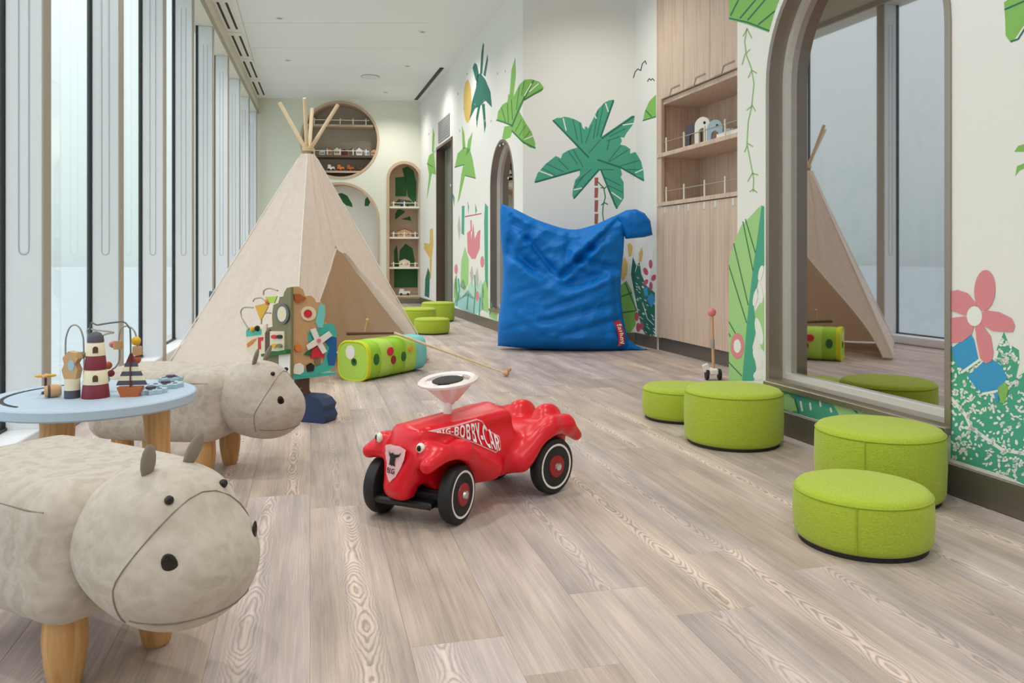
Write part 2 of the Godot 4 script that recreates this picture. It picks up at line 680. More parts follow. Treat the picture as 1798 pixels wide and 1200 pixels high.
func build_shell() -> void:
	var uz = func(z): return -z / 0.963
	var wr := wall("wall_right", TR, uz.call(3.71), uz.call(-3.9), 0.2, [op_arch(uz.call(2.995), 0.49, 0.21, 1.49)], M.wall_paint)
	skirt(wr, uz.call(3.71), uz.call(-3.9))
	var far := wall("wall_right_far", TR, uz.call(12.9), uz.call(6.98), 0.2, [op_arch(uz.call(7.82), 0.43, 0.21, 1.45), op_rect(uz.call(11.25), uz.call(10.15), 0.0, 2.28)], M.wall_paint)
	skirt(far, uz.call(12.66), uz.call(11.25))
	skirt(far, uz.call(10.15), uz.call(6.98))
	var wp := wall("wall_recess", TP, 0.0, 1.12, 0.15, [], M.wall_paint)
	skirt(wp, 0.0, 0.97)
	var wc := wall("wall_cabinet", TC, uz.call(7.0), uz.call(6.41), 0.15, [], M.wall_paint)
	skirt(wc, uz.call(6.80), uz.call(6.41))
	var wcb := wall("wall_cabinet_back", TC * Transform3D(Basis(), Vector3(0, 0, -0.42)), uz.call(6.9), uz.call(3.4), 0.1, [], M.wall_paint)
	var ret := struct("wall_return", TR)
	box("plaster", Vector3(uz.call(3.71) + 0.06, CEIL / 2, -0.66), Vector3(0.12, CEIL, 0.93), M.wall_paint, ret)
	regions = [[TR, far, 700.0, 918.0], [TP, wp, 918.0, 1115.0], [TC, wc, 1115.0, 1152.0], [TR, wr, 1280.0, 2600.0]]
	# back wall with three niches
	var cc := onp(TB, 597, 246)
	var top2 := onp(TB, 597, 323)
	var c3 := onp(TB, 710, 400)
	var t3 := onp(TB, 710, 287)
	var b3 := onp(TB, 710, 521)
	niche = {"c": Vector2(cc.x, cc.y), "r": 0.59, "a": [cc.x, 0.59, 0.11, top2.y - 0.59], "s": [c3.x, 0.245, b3.y, t3.y - 0.245]}
	var ops := [op_circle(niche.c, niche.r), op_arch(niche.a[0], niche.a[1], niche.a[2], niche.a[3]), op_arch(niche.s[0], niche.s[1], niche.s[2], niche.s[3])]
	var wb := wall("wall_back", TB, -0.1, 2.72, 0.35, ops, M.back_paint)
	niche.wall = wb
	skirt(wb, 0.0, 2.66)
	var rear := struct("wall_rear")
	box("plaster", Vector3(1.4, CEIL / 2, 3.9), Vector3(5.4, CEIL, 0.2), M.wall_paint, rear)
	var fl := struct("floor_slab")
	var plan := PackedVector2Array([Vector2(-0.33, 4.0), Vector2(-4.42, -13.9), Vector2(-0.6, -13.9), Vector2(3.4, -7.6), Vector2(4.0, 4.0)])
	var down := Transform3D(Basis(Vector3.RIGHT, PI / 2), Vector3.ZERO)
	var sb := S()
	prism(sb, plan, 0.005, 0.2)
	part(sb, "screed", M.wall_paint, fl, down)
	var ce := struct("ceiling")
	sb = S()
	prism(sb, plan, -CEIL - 0.2, -CEIL)
	part(sb, "panel", M.ceiling_paint, ce, down)
	# joints between the ceiling panels
	for k in 12:
		var z := 1.4 + k * 1.0
		box("joint", Vector3(-0.5 - 0.2 * z, CEIL - 0.0005, -z), Vector3(2.6, 0.001, 0.006), M.joint_grey, ce)
	var b := Basis(Vector3.UP, atan2(0.255, 1.0))
	box("joint", Vector3(-2.645 + 0.25 * 2.0, CEIL - 0.0005, -5.7), Vector3(0.012, 0.001, 13.0), M.joint_grey, ce, 0.0, b)
	var sea := struct("ground_outside")
	box("water", Vector3(0, -62, 0), Vector3(9000, 2, 9000), M.sea, sea)

# ------------------------------------------------------------------------------------------------------------- facade
func build_facade() -> void:
	var du := 1.163
	var top := 2.96
	for k in range(-6, 9):
		var u := 3.18 + du * k
		var w := struct("window_%d" % (k + 7), TF)
		box("mullion", Vector3(u + 0.038, top / 2, -0.002), Vector3(0.084, top, 0.022), M.black_gasket, w)
		box("fin", Vector3(u + 0.042, top / 2, 0.0755), Vector3(0.078, top, 0.133), M.white_metal, w, 0.004)
		box("edge_strip", Vector3(u + 0.046, top / 2, 0.1445), Vector3(0.086, top, 0.004), M.tan_metal, w)
		var st := S(true)
		var pts := []
		var z0 := 0.058
		var z1 := 0.094
		pts.append(Vector3(u + 0.003, 2.78, z0))
		pts.append(Vector3(u + 0.003, 0.79, z0))
		for j in range(1, 8):
			var t := PI * j / 8
			pts.append(Vector3(u + 0.003, 0.775 - 0.018 * sin(t), (z0 + z1) / 2 - 0.018 * cos(t)))
		pts.append(Vector3(u + 0.003, 0.79, z1))
		pts.append(Vector3(u + 0.003, 2.78, z1))
		tube(st, pts, 0.0026, 6)
		part(st, "groove", M.groove, w)
		if k < 8:
			st = S()
			quad(st, Vector3(u + 0.08, 0.07, 0), Vector3(u + du - 0.004, 0.07, 0), Vector3(u + du - 0.004, top, 0), Vector3(u + 0.08, top, 0))
			part(st, "pane", M.facade_glass, w)
			box("glazing_bead", Vector3(u + du / 2 + 0.04, 0.075, 0.008), Vector3(du - 0.08, 0.014, 0.02), M.black_gasket, w)
	var wl := struct("wall_left", TF)
	box("transom", Vector3(4.5, (top + CEIL) / 2, 0.045), Vector3(17.2, CEIL - top, 0.21), M.cream_metal, wl)
	box("transom_lip", Vector3(4.5, top + 0.03, 0.156), Vector3(17.2, 0.05, 0.014), M.tan_metal, wl, 0.003)
	box("sill", Vector3(4.4, 0.035, 0.042), Vector3(17.0, 0.07, 0.186), M.white_metal, wl, 0.004)
	box("sill_shadow_strip", Vector3(4.4, 0.003, 0.143), Vector3(17.0, 0.006, 0.014), M.bronze, wl)  # dark strip painted in for the shadow gap along the sill

# ---------------------------------------------------------------------------------------------------- ceiling fittings
func build_ceiling_fittings() -> void:
	for k in 10:     # linear air diffusers along the facade
		var u: float = 1.1 + k * 1.2
		var d := thing("air_diffuser", "two-slot black and white ceiling air diffuser above the windows, %s from the back wall" % ["tenth", "ninth", "eighth", "seventh", "sixth", "fifth", "fourth", "third", "second", "first"][k], "vent", TF * at(Vector3(u, CEIL, 0.225)), "ceiling air diffusers along the glass")
		box("plate", Vector3(0, -0.004, 0), Vector3(1.16, 0.008, 0.16), M.ceiling_paint, d, 0.002)
		for z in [-0.04, 0.04]:
			box("slot", Vector3(0, -0.0085, z), Vector3(0.92, 0.002, 0.024), M.dark, d)
	var g := Node3D.new()
	g.name = "air_grille"
	g.transform = Transform3D(Basis(Vector3.UP, atan2(0.28, 1.0)), Vector3(-1.16 - 0.05, CEIL, -11.45))
	get_node("ceiling").add_child(g)
	box("slot", Vector3(0, -0.004, 0), Vector3(0.05, 0.008, 2.2), M.dark, g)
	for i in 4:
		box("vane", Vector3(-0.018 + 0.012 * i, -0.009, 0), Vector3(0.003, 0.004, 2.18), M.bronze, g)
	var sp := thing("ceiling_speaker", "round white speaker grille set into the ceiling", "speaker", at(Vector3(-1.94, CEIL, -10.9)))
	var st := S()
	lathe(st, [[0.0, -0.012], [0.105, -0.012], [0.115, -0.01], [0.12, 0.0]], 32)
	part(st, "grille", M.white_metal, sp)
	st = S(true)
	tube(st, circle_path(Vector3(0, -0.006, 0), 0.122, 32), 0.004, 6, true)
	part(st, "rim", M.groove, sp)
	# recessed downlights: first row at dark ceiling dots, second row added as fill light
	var spots := [[-2.40, 8.23, "recessed ceiling downlight nearest the top edge on the window side"], [-2.81, 10.0, "recessed ceiling downlight farther back on the window side"], [-0.98, 8.73, "recessed ceiling downlight on the mural side"], [-1.895, 11.95, "recessed ceiling downlight close to the round wall niche"],
		[-1.6, 6.4, ""], [0.45, 6.0, ""], [-1.0, 7.3, ""], [-1.35, 10.3, ""], [-1.5, 4.2, ""], [0.3, 4.4, ""], [-0.9, 2.2, ""], [0.75, 2.2, ""], [-0.5, 0.2, ""], [1.2, 0.2, ""], [0.2, -2.0, ""], [1.8, -2.0, ""]]
	for s in spots:
		var l := thing("downlight", s[2] if s[2] else "added recessed ceiling downlight, fill light for the play floor", "light", at(Vector3(s[0], CEIL, -s[1])), "recessed ceiling downlights")
		st = S()
		lathe(st, [[0.028, -0.004], [0.042, -0.005], [0.046, 0.0]], 20)
		part(st, "rim", M.white_metal, l)
		st = S()
		lathe(st, [[0.0, -0.003], [0.029, -0.0035]], 20)
		part(st, "lamp", lamp_mat(), l)
		var lt := SpotLight3D.new()
		lt.name = "light"
		lt.position = Vector3(0, -0.03, 0)
		lt.rotation_degrees = Vector3(-90, 0, 0)
		lt.spot_angle = 72.0
		lt.spot_angle_attenuation = 1.0
		lt.spot_range = 12.0
		lt.spot_attenuation = 2.0
		lt.light_color = C("fffcf6")
		lt.light_energy = 1.6
		lt.light_size = 0.05
		lt.shadow_enabled = true
		l.add_child(lt)

func lamp_mat() -> StandardMaterial3D:
	if not M.has("lamp_glow"):
		var m := mat("lamp_glow", C("55504a"), 0.4)
		m.emission_enabled = true
		m.emission = C("fff1dd")
		m.emission_energy_multiplier = 0.15
	return M.lamp_glow

func circle_path(c: Vector3, r: float, n: int) -> Array:
	var o := []
	for k in n:
		o.append(c + Vector3(cos(TAU * k / n), 0, sin(TAU * k / n)) * r)
	return o

# -------------------------------------------------------------------------------------------------------------- floor
func wood_image() -> Image:
	var W := 112
	var H := 1536
	var N := 8
	var n1 := FastNoiseLite.new()
	n1.seed = 3
	n1.frequency = 1.0
	n1.fractal_octaves = 2
	var n2 := FastNoiseLite.new()
	n2.seed = 8
	n2.frequency = 1.0
	n2.fractal_octaves = 3
	var data := PackedByteArray()
	data.resize(W * N * H * 3)
	# centre of the cathedral figure across the plank (none where it is 9), its depth, tone and warmth
	var par := [[0.012, 1.0], [9.0, 0.0], [-0.030, 0.8], [9.0, 0.0], [0.034, 1.0], [-0.008, 0.45], [9.0, 0.0], [0.0, 0.7]]
	var tone := [1.0, 0.955, 1.025, 0.98, 1.0, 0.94, 1.03, 0.97]
	var warm := [0.010, 0.022, -0.016, -0.022, 0.020, 0.006, 0.0, -0.010]
	for s in N:
		var q: Array = par[s]
		for y in H:
			var v := 1.22 * y / H
			var w1 := n1.get_noise_2d(v * 1.9 + 11.0, s * 9.1)
			var w2 := n1.get_noise_2d(v * 6.5 + 40.0, s * 7.3)
			var ph := 6.0 * w1 + 1.0 * w2
			var cx: float = q[0] + 0.012 * n1.get_noise_2d(v * 1.7, s * 3.7 + 50.0)
			for x in W:
				var u := 0.185 * (float(x) / W - 0.5)
				var du := u - cx
				var streak := n2.get_noise_2d(u * 55.0 + s * 17.0, v * 0.9 + s * 3.0)
				var fib := n2.get_noise_2d(u * 430.0 + 90.0, v * 4.5 + s * 5.0)
				var blot := n2.get_noise_2d(u * 7.0 + s * 31.0, v * 1.6 + 17.0)
				var k: float = tone[s] + fib * 0.10 + streak * 0.075 + blot * 0.13
				if q[1] > 0.0:
					var g := pow(absf(du) / 0.019, 1.6)
					var wob := n2.get_noise_2d(u * 60.0 + s * 13.0, v * 16.0)
					var fr := g * 1.5 + ph + 0.25 * wob
					fr -= floor(fr)
					var line := smoothstep(0.0, 0.22, fr) * (1.0 - smoothstep(0.55, 1.0, fr))
					k += (line - 0.42) * 0.27 * q[1] * exp(-du * du / 0.0009)
				var o := ((y * W * N) + s * W + x) * 3
				var wm: float = warm[s] + streak * 0.02
				data[o] = clampi(int(184.0 * (k + wm * 0.6)), 0, 255)
				data[o + 1] = clampi(int(168.0 * k), 0, 255)
				data[o + 2] = clampi(int(160.0 * (k - wm * 1.3)), 0, 255)
	return Image.create_from_data(W * N, H, false, Image.FORMAT_RGB8, data)

func plank_mesh(st: SurfaceTool, s: int, flip: bool, x0: float, z0: float, w: float, l: float) -> void:
	var b := 0.0007
	var n := 8.0
	var xs := [x0, x0 + b, x0 + w - b, x0 + w]
	var zs := [z0, z0 + b, z0 + l - b, z0 + l]
	var P = func(i, j):
		var y := 0.0 if i in [1, 2] and j in [1, 2] else -0.0006
		var uu: float = (s + clampf((xs[i] - x0) / w, 0.02, 0.98)) / n
		var vv: float = (zs[j] - z0) / 1.22
		st.set_uv(Vector2(uu, 1.0 - vv if flip else vv))
		st.add_vertex(Vector3(xs[i], y, zs[j]))
	for i in 3:
		for j in 3:
			for q in [[0, 0], [1, 0], [1, 1], [0, 0], [1, 1], [0, 1]]:
				P.call(i + q[0], j + q[1])

func build_floor() -> void:
	var m := mat("limed_wood", Color.WHITE, 0.5)
	m.albedo_texture = ImageTexture.create_from_image(wood_image())
	m.metallic_specular = 0.4
	var fl := struct("floor", Transform3D(Basis(Vector3.UP, atan2(0.253, 1.0)), Vector3.ZERO))
	var w := 0.185
	var l := 1.22
	var meshes := []
	for s in 8:
		for f in [false, true]:
			var st := S()
			plank_mesh(st, s, f, 0.0, 0.0, w - 0.0002, l - 0.0002)
			st.generate_normals()
			st.set_material(m)
			meshes.append(st.commit())
	var rest := S()
	var inv := fl.transform
	var last := -1
	for i in range(-26, 26):
		var off := fposmod(i * 0.437 + (0.31 if i % 2 else 0.0), 1.0) * l
		for j in range(-5, 13):
			var x := i * w
			var z := -(j * l) + off - l
			var c := inv * Vector3(x + w / 2, 0, z + l / 2)
			if c.z < -13.2 or c.z > 3.9 or c.x > 3.2 - 0.0 or c.x > 2.3 + 0.28 * c.z + 1.0 or c.x < -1.45 + 0.228 * c.z:
				continue
			var v := rng.randi() % 16
			if v / 2 == last:
				v = (v + 6) % 16
			last = v / 2
			if c.z < -0.4 and c.z > -8.2:
				inst(meshes[v], "plank", fl, Transform3D(Basis(), Vector3(x, 0, z)))
			else:
				plank_mesh(rest, v / 2, v % 2 == 1, x, z, w - 0.0002, l - 0.0002)
	var o := part(rest, "planks", m, fl)
	o.set_meta("kind", "stuff")

# ------------------------------------------------------------------------------------------------------------ windows
func arch_window(called: String, cu: float, hw: float, v0: float, vs: float) -> void:
	var w := struct(called, TR)
	var st := S()
	ring(st, arch(cu, hw, v0, vs, -0.014), arch(cu, hw, v0, vs, 0.010), -0.062, 0.006)
	part(st, "steel_lining", M.steel, w)
	st = S()
	ring(st, arch(cu, hw, v0, vs, 0.0), arch(cu, hw, v0, vs, 0.032), -0.105, -0.062)
	part(st, "frame", M.steel_light, w)
	st = S()
	prism(st, arch(cu, hw, v0, vs, 0.022), -0.100, -0.090)
	part(st, "pane", M.mirror_glass, w)
	box("sill", Vector3(cu, v0 - 0.012, 0.008), Vector3(hw * 2 + 0.02, 0.024, 0.03), M.steel, w, 0.003)

func build_windows() -> void:
	var uz = func(z): return -z / 0.963
	arch_window("window_20", uz.call(2.995), 0.49, 0.21, 1.49)
	arch_window("window_21", uz.call(7.82), 0.43, 0.21, 1.45)
	# far door: dark lining, door leaf set back, handle; vent above
	var d := struct("door_1", TR)
	var u0: float = uz.call(11.25)
	var u1: float = uz.call(10.15)
	for u in [u0 + 0.02, u1 - 0.02]:
		box("jamb", Vector3(u, 1.14, -0.09), Vector3(0.04, 2.28, 0.2), M.bronze, d, 0.003)
	box("head", Vector3((u0 + u1) / 2, 2.26, -0.09), Vector3(u1 - u0, 0.04, 0.2), M.bronze, d, 0.003)
	box("leaf", Vector3((u0 + u1) / 2, 1.12, -0.13), Vector3(u1 - u0 - 0.08, 2.24, 0.045), M.door_green, d, 0.003)
	for k in 2:
		box("stile", Vector3(u0 + 0.18 + k * 0.5, 1.12, -0.10), Vector3(0.07, 2.2, 0.02), M.steel, d, 0.003)
	box("handle", Vector3(u1 - 0.2, 1.05, -0.085), Vector3(0.03, 0.3, 0.03), M.chrome, d, 0.008)
	var p := onp(TR, 780, 226)
	var v := thing("wall_vent", "grey louvred vent panel on the wall above the door", "vent", TR * at(Vector3(p.x, p.y, 0.006)))
	box("backing", Vector3.ZERO, Vector3(0.78, 0.29, 0.012), M.grey_vent, v, 0.003)
	for k in 7:
		box("slat", Vector3(0, -0.11 + k * 0.037, 0.009), Vector3(0.72, 0.022, 0.006), M.grey_vent, v, 0.001, Basis(Vector3.RIGHT, 0.4))

# ------------------------------------------------------------------------------------------------------------ cabinet
func build_cabinet() -> void:
	var uz = func(z): return -z / 0.963
	var u0: float = uz.call(6.40)
	var u1: float = uz.call(4.35)
	var L := u1 - u0
	var mid := (u0 + u1) / 2
	var n0 := 1.175
	var n1 := 1.95
	var ub: float = uz.call(6.33)
	var c := thing("wall_cabinet_unit", "tall built-in oak cupboard with open toy shelves in the wall recess", "cabinet", TC)
	box("side_panel", Vector3(u0 + 0.012, 1.65, -0.19), Vector3(0.024, 3.1, 0.40), M.cabinet_wood, c, 0.002)
	box("side_panel", Vector3(u1 - 0.012, 1.65, -0.19), Vector3(0.024, 3.1, 0.40), M.cabinet_wood, c, 0.002)
	box("plinth", Vector3(mid, 0.05, -0.19), Vector3(L, 0.10, 0.36), M.skirting, c)
	box("niche_back", Vector3(mid, (n0 + n1) / 2, -0.37), Vector3(L - 0.05, n1 - n0, 0.02), M.cabinet_wood, c)
	box("stile", Vector3((u0 + ub) / 2 + 0.02, 1.65, -0.004), Vector3(ub - u0 - 0.02, 3.1, 0.03), M.cabinet_wood, c, 0.002)
	box("niche_floor", Vector3(mid, n0 - 0.015, -0.18), Vector3(L - 0.05, 0.03, 0.40), M.cabinet_wood, c, 0.002)
	box("niche_ceiling", Vector3(mid, n1 + 0.02, -0.19), Vector3(L - 0.05, 0.04, 0.36), M.cabinet_wood, c, 0.002)
	box("shelf", Vector3(mid, 1.548, -0.18), Vector3(L - 0.05, 0.032, 0.40), M.cabinet_wood, c, 0.002)
	box("carcass_back", Vector3(mid, 1.6, -0.39), Vector3(L, 3.0, 0.015), M.cabinet_wood, c)
	var dw := 0.383
	for k in 5:
		var x := ub + 0.003 + dw * (k + 0.5)
		if x + dw / 2 > u1:
			break
		var d := box("lower_door", Vector3(x, (0.105 + n0 - 0.035) / 2, 0.0), Vector3(dw - 0.005, n0 - 0.035 - 0.105, 0.022), M.cabinet_wood, c, 0.002)
		for s in [-1, 1]:
			box("finger_pull", Vector3(s * dw * 0.30, (n0 - 0.14) / 2 - 0.03, 0.012), Vector3(0.03, 0.05, 0.004), M.steel_light, d, 0.001)
		d = box("upper_door", Vector3(x, (n1 + 0.043 + CEIL - 0.02) / 2, 0.0), Vector3(dw - 0.005, CEIL - 0.02 - n1 - 0.043, 0.022), M.cabinet_wood, c, 0.002)
		var st := S()
		var hy := -(CEIL - 0.02 - n1 - 0.043) / 2
		prism(st, PackedVector2Array([Vector2(-0.13, hy - 0.004), Vector2(-0.03, hy - 0.004), Vector2(0.0, hy + 0.045), Vector2(0.13, hy + 0.045), Vector2(0.13, hy + 0.055), Vector2(-0.006, hy + 0.055), Vector2(-0.036, hy + 0.006), Vector2(-0.13, hy + 0.006)]), 0.011, 0.015)
		part(st, "stepped_pull", M.light_wire, d)
	for y in [n0, 1.564]:
		var r := Node3D.new()
		r.name = "shelf_rail"
		r.position.y = y
		c.add_child(r, true)
		for px in [1169, 1200, 1236, 1272]:
			var z = 2.961 / (0.28 + (px - 899) / 1400.0)
			var st := S()
			lathe(st, [[0.007, 0.0], [0.007, 0.115], [0.0, 0.12]], 10)
			part(st, "post", M.shelf_white, r, at(Vector3(uz.call(z), 0, -0.005)))
		var st2 := S(true)
		tube(st2, [Vector3(u0 + 0.03, 0.085, -0.005), Vector3(u1 - 0.03, 0.085, -0.005)], 0.004, 8)
		part(st2, "bar", M.tan_metal, r)
	# toys on the upper shelf: two arched penguin boards and a bowl of blocks
	var toy := [[1197, M.slate, 0.13, "grey and white arched animal board toy at the left of the cabinet shelf"], [1213, M.white_paint, 0.15, "white arched animal board toy leaning beside the grey one"], [1228, M.pale_blue, 0.11, "small pale arched board toy behind the shelf post"]]
	for t in toy:
		var z: float = 2.961 / (0.28 + (t[0] - 899) / 1400.0)
		var o := thing("arched_board_toy", t[3], "toy", TC * at(Vector3(uz.call(z), 1.564, -0.10 - 0.03 * float(t[0] == 1228)), 0.5), "arched animal board toys")
		var st := S()
		var hh: float = t[2]
		var u_shape := arch(0, 0.065, 0.0, hh)
		u_shape.remove_at(0)
		u_shape.append(Vector2(-0.065, 0))
		var hole := arch(0, 0.030, 0.0, hh - 0.045)
		hole.remove_at(0)
		hole.append(Vector2(-0.030, 0))
		hole.reverse()
		u_shape.append_array(hole)
		prism(st, u_shape, -0.012, 0.012)
		part(st, "body", t[1], o)
		st = S()
		prism(st, disc(Vector2(0.02, hh + 0.02), 0.011, 0.011, 14), 0.0125, 0.0135)
		part(st, "eye", M.dark, o)
	var o2 := thing("toy_tray", "low white tray with grey wooden pieces on the upper cabinet shelf", "toy", TC * at(Vector3(uz.call(5.44), 1.564, -0.09)))
	box("tray", Vector3(0, 0.02, 0), Vector3(0.28, 0.04, 0.12), M.white_paint, o2, 0.004)
	for k in 5:
		box("piece", Vector3(-0.1 + 0.05 * k, 0.05, 0.01 * (k % 2)), Vector3(0.04, 0.03, 0.05), [M.grey_wire, M.pale_blue, M.toy_wood][k % 3], o2, 0.006, Basis(Vector3.UP, k * 0.7))

# ------------------------------------------------------------------------------------------------- niches in the back
func build_back_niches() -> void:
	var wb: Node3D = niche.wall
	var c: Vector2 = niche.c
	var r: float = niche.r
	var st := S()
	prism(st, disc(c, r + 0.05, r + 0.05, 48), -0.36, -0.32)
	part(st, "niche_back", M.niche_brown, wb)
	st = S()
	ring(st, disc(c, r + 0.025, r + 0.025, 56), disc(c, r - 0.012, r - 0.012, 56), -0.32, 0.012)
	part(st, "niche_trim", M.trim_wood, wb)
	for row in [[218.0, M.trim_wood], [272.0, M.bronze]]:
		var p := onp(TB, 597, row[0])
		var hw := sqrt(maxf(0.01, r * r - pow(p.y - c.y, 2))) - 0.02
		box("niche_shelf", Vector3(c.x, p.y - 0.02, -0.16), Vector3(hw * 2, 0.035, 0.30), row[1], wb, 0.003)
		var rt := Node3D.new()
		rt.name = "niche_rail"
		rt.position = Vector3(c.x, p.y - 0.002, -0.03)
		wb.add_child(rt, true)
		for k in 5:
			box("post", Vector3(-0.4 + 0.2 * k, 0.05, 0), Vector3(0.016, 0.10, 0.016), M.shelf_white, rt, 0.003)
		st = S(true)
		tube(st, [Vector3(-0.45, 0.07, 0), Vector3(0.45, 0.07, 0)], 0.006, 6)
		part(st, "bar", M.shelf_white, rt)
	var cols := [M.white_paint, M.toy_wood, M.cream, M.maroon, M.olive, M.white_paint, M.pale_blue, M.toy_wood]
	for k in 8:
		var p := onp(TB, 566 + 13.0 * k, 271, -0.12)
		toy_house(TB * at(Vector3(p.x, onp(TB, 597, 272).y - 0.0025, -0.14)), 0.09, 0.10 + 0.02 * (k % 3), cols[k], k, "small wooden toy house in the round niche, number %s from the tent" % ["one", "two", "three", "four", "five", "six", "seven", "eight"][k], "toy houses in the round niche")
	var cu := onp(TB, 575, 302, -0.15)
	var low := c.y - sqrt(r * r - 0.35 * 0.35) - 0.0
	box("niche_floor", Vector3(c.x, low - 0.02, -0.17), Vector3(0.8, 0.03, 0.30), M.trim_wood, wb)
	for k in 4:
		toy_truck(TB * at(Vector3(c.x - 0.15 + 0.15 * k, low - 0.005, -0.12)), 0.11, [M.white_paint, M.orange, M.orange_wood, M.dark_wood][k], "%s toy truck on the floor of the round niche" % ["white", "bright orange", "rust brown", "dark brown"][k], "toy trucks in the round niche")
	# open arched alcove
	var a: Array = niche.a
	st = S()
	prism(st, arch(a[0], a[1] + 0.05, a[2] - 0.05, a[3]), -0.36, -0.32)
	part(st, "alcove_back", M.wall_paint, wb)
	st = S()
	ring(st, arch(a[0], a[1], a[2], a[3], -0.028), arch(a[0], a[1], a[2], a[3], 0.010), -0.32, 0.012)
	part(st, "alcove_trim", M.trim_wood, wb)
	st = S()
	var lf := PackedVector2Array()
	for q in [[591, 341], [600, 339], [610, 344], [618, 358], [619, 364], [608, 361], [599, 353]]:
		var p := onp(TB, q[0], q[1], -0.319)
		lf.append(Vector2(p.x, p.y))
	sheet(st, lf, -0.319)
	lf = PackedVector2Array()
	for q in [[641, 350], [645, 346], [650, 355], [647, 362], [640, 362]]:
		var p := onp(TB, q[0], q[1], -0.319)
		lf.append(Vector2(p.x, p.y))
	sheet(st, ccw(lf), -0.319)
	part(st, "painted_leaf", M.m_jungle, wb)
	# arched shelf niche with a painted jungle
	var s: Array = niche.s
	st = S()
	prism(st, arch(s[0], s[1] + 0.05, s[2] - 0.04, s[3]), -0.36, -0.32)
	part(st, "shelf_niche_back", M.trim_wood, wb)
	st = S()
	for q in [[[694, 345], [694, 312], [714, 310], [714, 345]], [[716, 345], [712, 320], [706, 296], [716, 292], [726, 300], [731, 320], [731, 362]], [[692, 470], [692, 505], [733, 505], [733, 470]], [[694, 375], [700, 366], [712, 372], [694, 386]], [[702, 440], [712, 428], [724, 436], [730, 465], [700, 466]], [[690, 360], [700, 350], [720, 352], [732, 362]], [[704, 385], [720, 380], [722, 388]], [[692, 440], [697, 430], [700, 468], [692, 468]]]:
		lf = PackedVector2Array()
		for z in q:
			var p := onp(TB, z[0], z[1], -0.319)
			lf.append(Vector2(p.x, p.y))
		sheet(st, ccw(lf), -0.318)
	part(st, "painted_jungle", M.m_jungle, wb)
	st = S()
	ring(st, arch(s[0], s[1], s[2], s[3], -0.035), arch(s[0], s[1], s[2], s[3], 0.010), -0.32, 0.014)
	part(st, "shelf_niche_trim", M.trim_wood, wb)
	var n := 0
	for y in [363.0, 416.5, 469.5, 520.0]:
		var p := onp(TB, 710, y)
		box("niche_shelf", Vector3(s[0], p.y - 0.012, -0.155), Vector3(s[1] * 2 - 0.02, 0.03, 0.30), M.shelf_white, wb, 0.003)
		if n < 3:
			var rt := Node3D.new()
			rt.name = "niche_rail"
			rt.position = Vector3(s[0], p.y + 0.003, -0.02)
			wb.add_child(rt, true)
			for k in 3:
				box("post", Vector3(-0.17 + 0.17 * k, 0.04, 0), Vector3(0.02, 0.08, 0.02), M.shelf_white, rt, 0.003)
			st = S(true)
			tube(st, [Vector3(-0.21, 0.055, 0), Vector3(0.21, 0.055, 0)], 0.006, 6)
			part(st, "bar", M.shelf_white, rt)
		var T := TB * at(Vector3(s[0], p.y + 0.003, -0.13))
		if n == 0:
			toy_truck(T, 0.16, M.slate, "dark toy train on the top shelf of the arched niche", "")
		elif n == 1:
			toy_house(T, 0.22, 0.13, M.toy_wood, 1, "wide wooden toy stable on the second shelf of the arched niche", "")
		elif n == 2:
			toy_house(T, 0.17, 0.13, M.cream, 2, "cream toy house on the third shelf of the arched niche", "")
		else:
			toy_truck(T, 0.18, M.white_paint, "white toy bus on the lowest shelf of the arched niche", "")
		n += 1

func toy_house(T: Transform3D, w: float, h: float, m: Material, k: int, label: String, group: String) -> void:
	var o := thing("toy_house", label, "toy", T, group)
	var st := S()
	prism(st, PackedVector2Array([Vector2(-w / 2, 0), Vector2(w / 2, 0), Vector2(w / 2, h * 0.7), Vector2(0, h), Vector2(-w / 2, h * 0.7)]), -0.04, 0.04)
	part(st, "wall", m, o)
	for sd in [-1, 1]:
		box("roof", Vector3(sd * w / 4, h * 0.87, 0), Vector3(w * 0.62, 0.008, 0.09), [M.dark_wood, M.maroon, M.slate][k % 3], o, 0.002, Basis(Vector3.BACK, -sd * atan2(h * 0.3, w / 2)))
	for i in 3:
		box("window", Vector3((i - 1) * w * 0.28, h * 0.4, 0.041), Vector3(w * 0.16, h * 0.2, 0.003), M.dark_wood, o)

func toy_truck(T: Transform3D, w: float, m: Material, label: String, group: String) -> void:
	var o := thing("toy_truck", label, "toy", T, group)
	box("body", Vector3(0, 0.045, 0), Vector3(w, 0.05, 0.06), m, o, 0.006)
	box("cab", Vector3(-w * 0.25, 0.085, 0), Vector3(w * 0.4, 0.04, 0.055), m, o, 0.006)
	for x in [-0.3, 0.3]:
		for z in [-0.032, 0.032]:
			var st := S()
			lathe(st, [[0, -0.006], [0.02, -0.006], [0.02, 0.006], [0, 0.006]], 14, Transform3D(Basis(Vector3.RIGHT, PI / 2), Vector3.ZERO))
			part(st, "wheel", M.dark, o, at(Vector3(w * x, 0.02, z)))

# ------------------------------------------------------------------------------------------------------------- murals
func px_list(a: Array, ox: float, oy: float, sc: float) -> PackedVector2Array:
	var o := PackedVector2Array()
	for i in range(0, a.size(), 2):
		o.append(Vector2(ox + a[i] / sc, oy + a[i + 1] / sc))
	return o

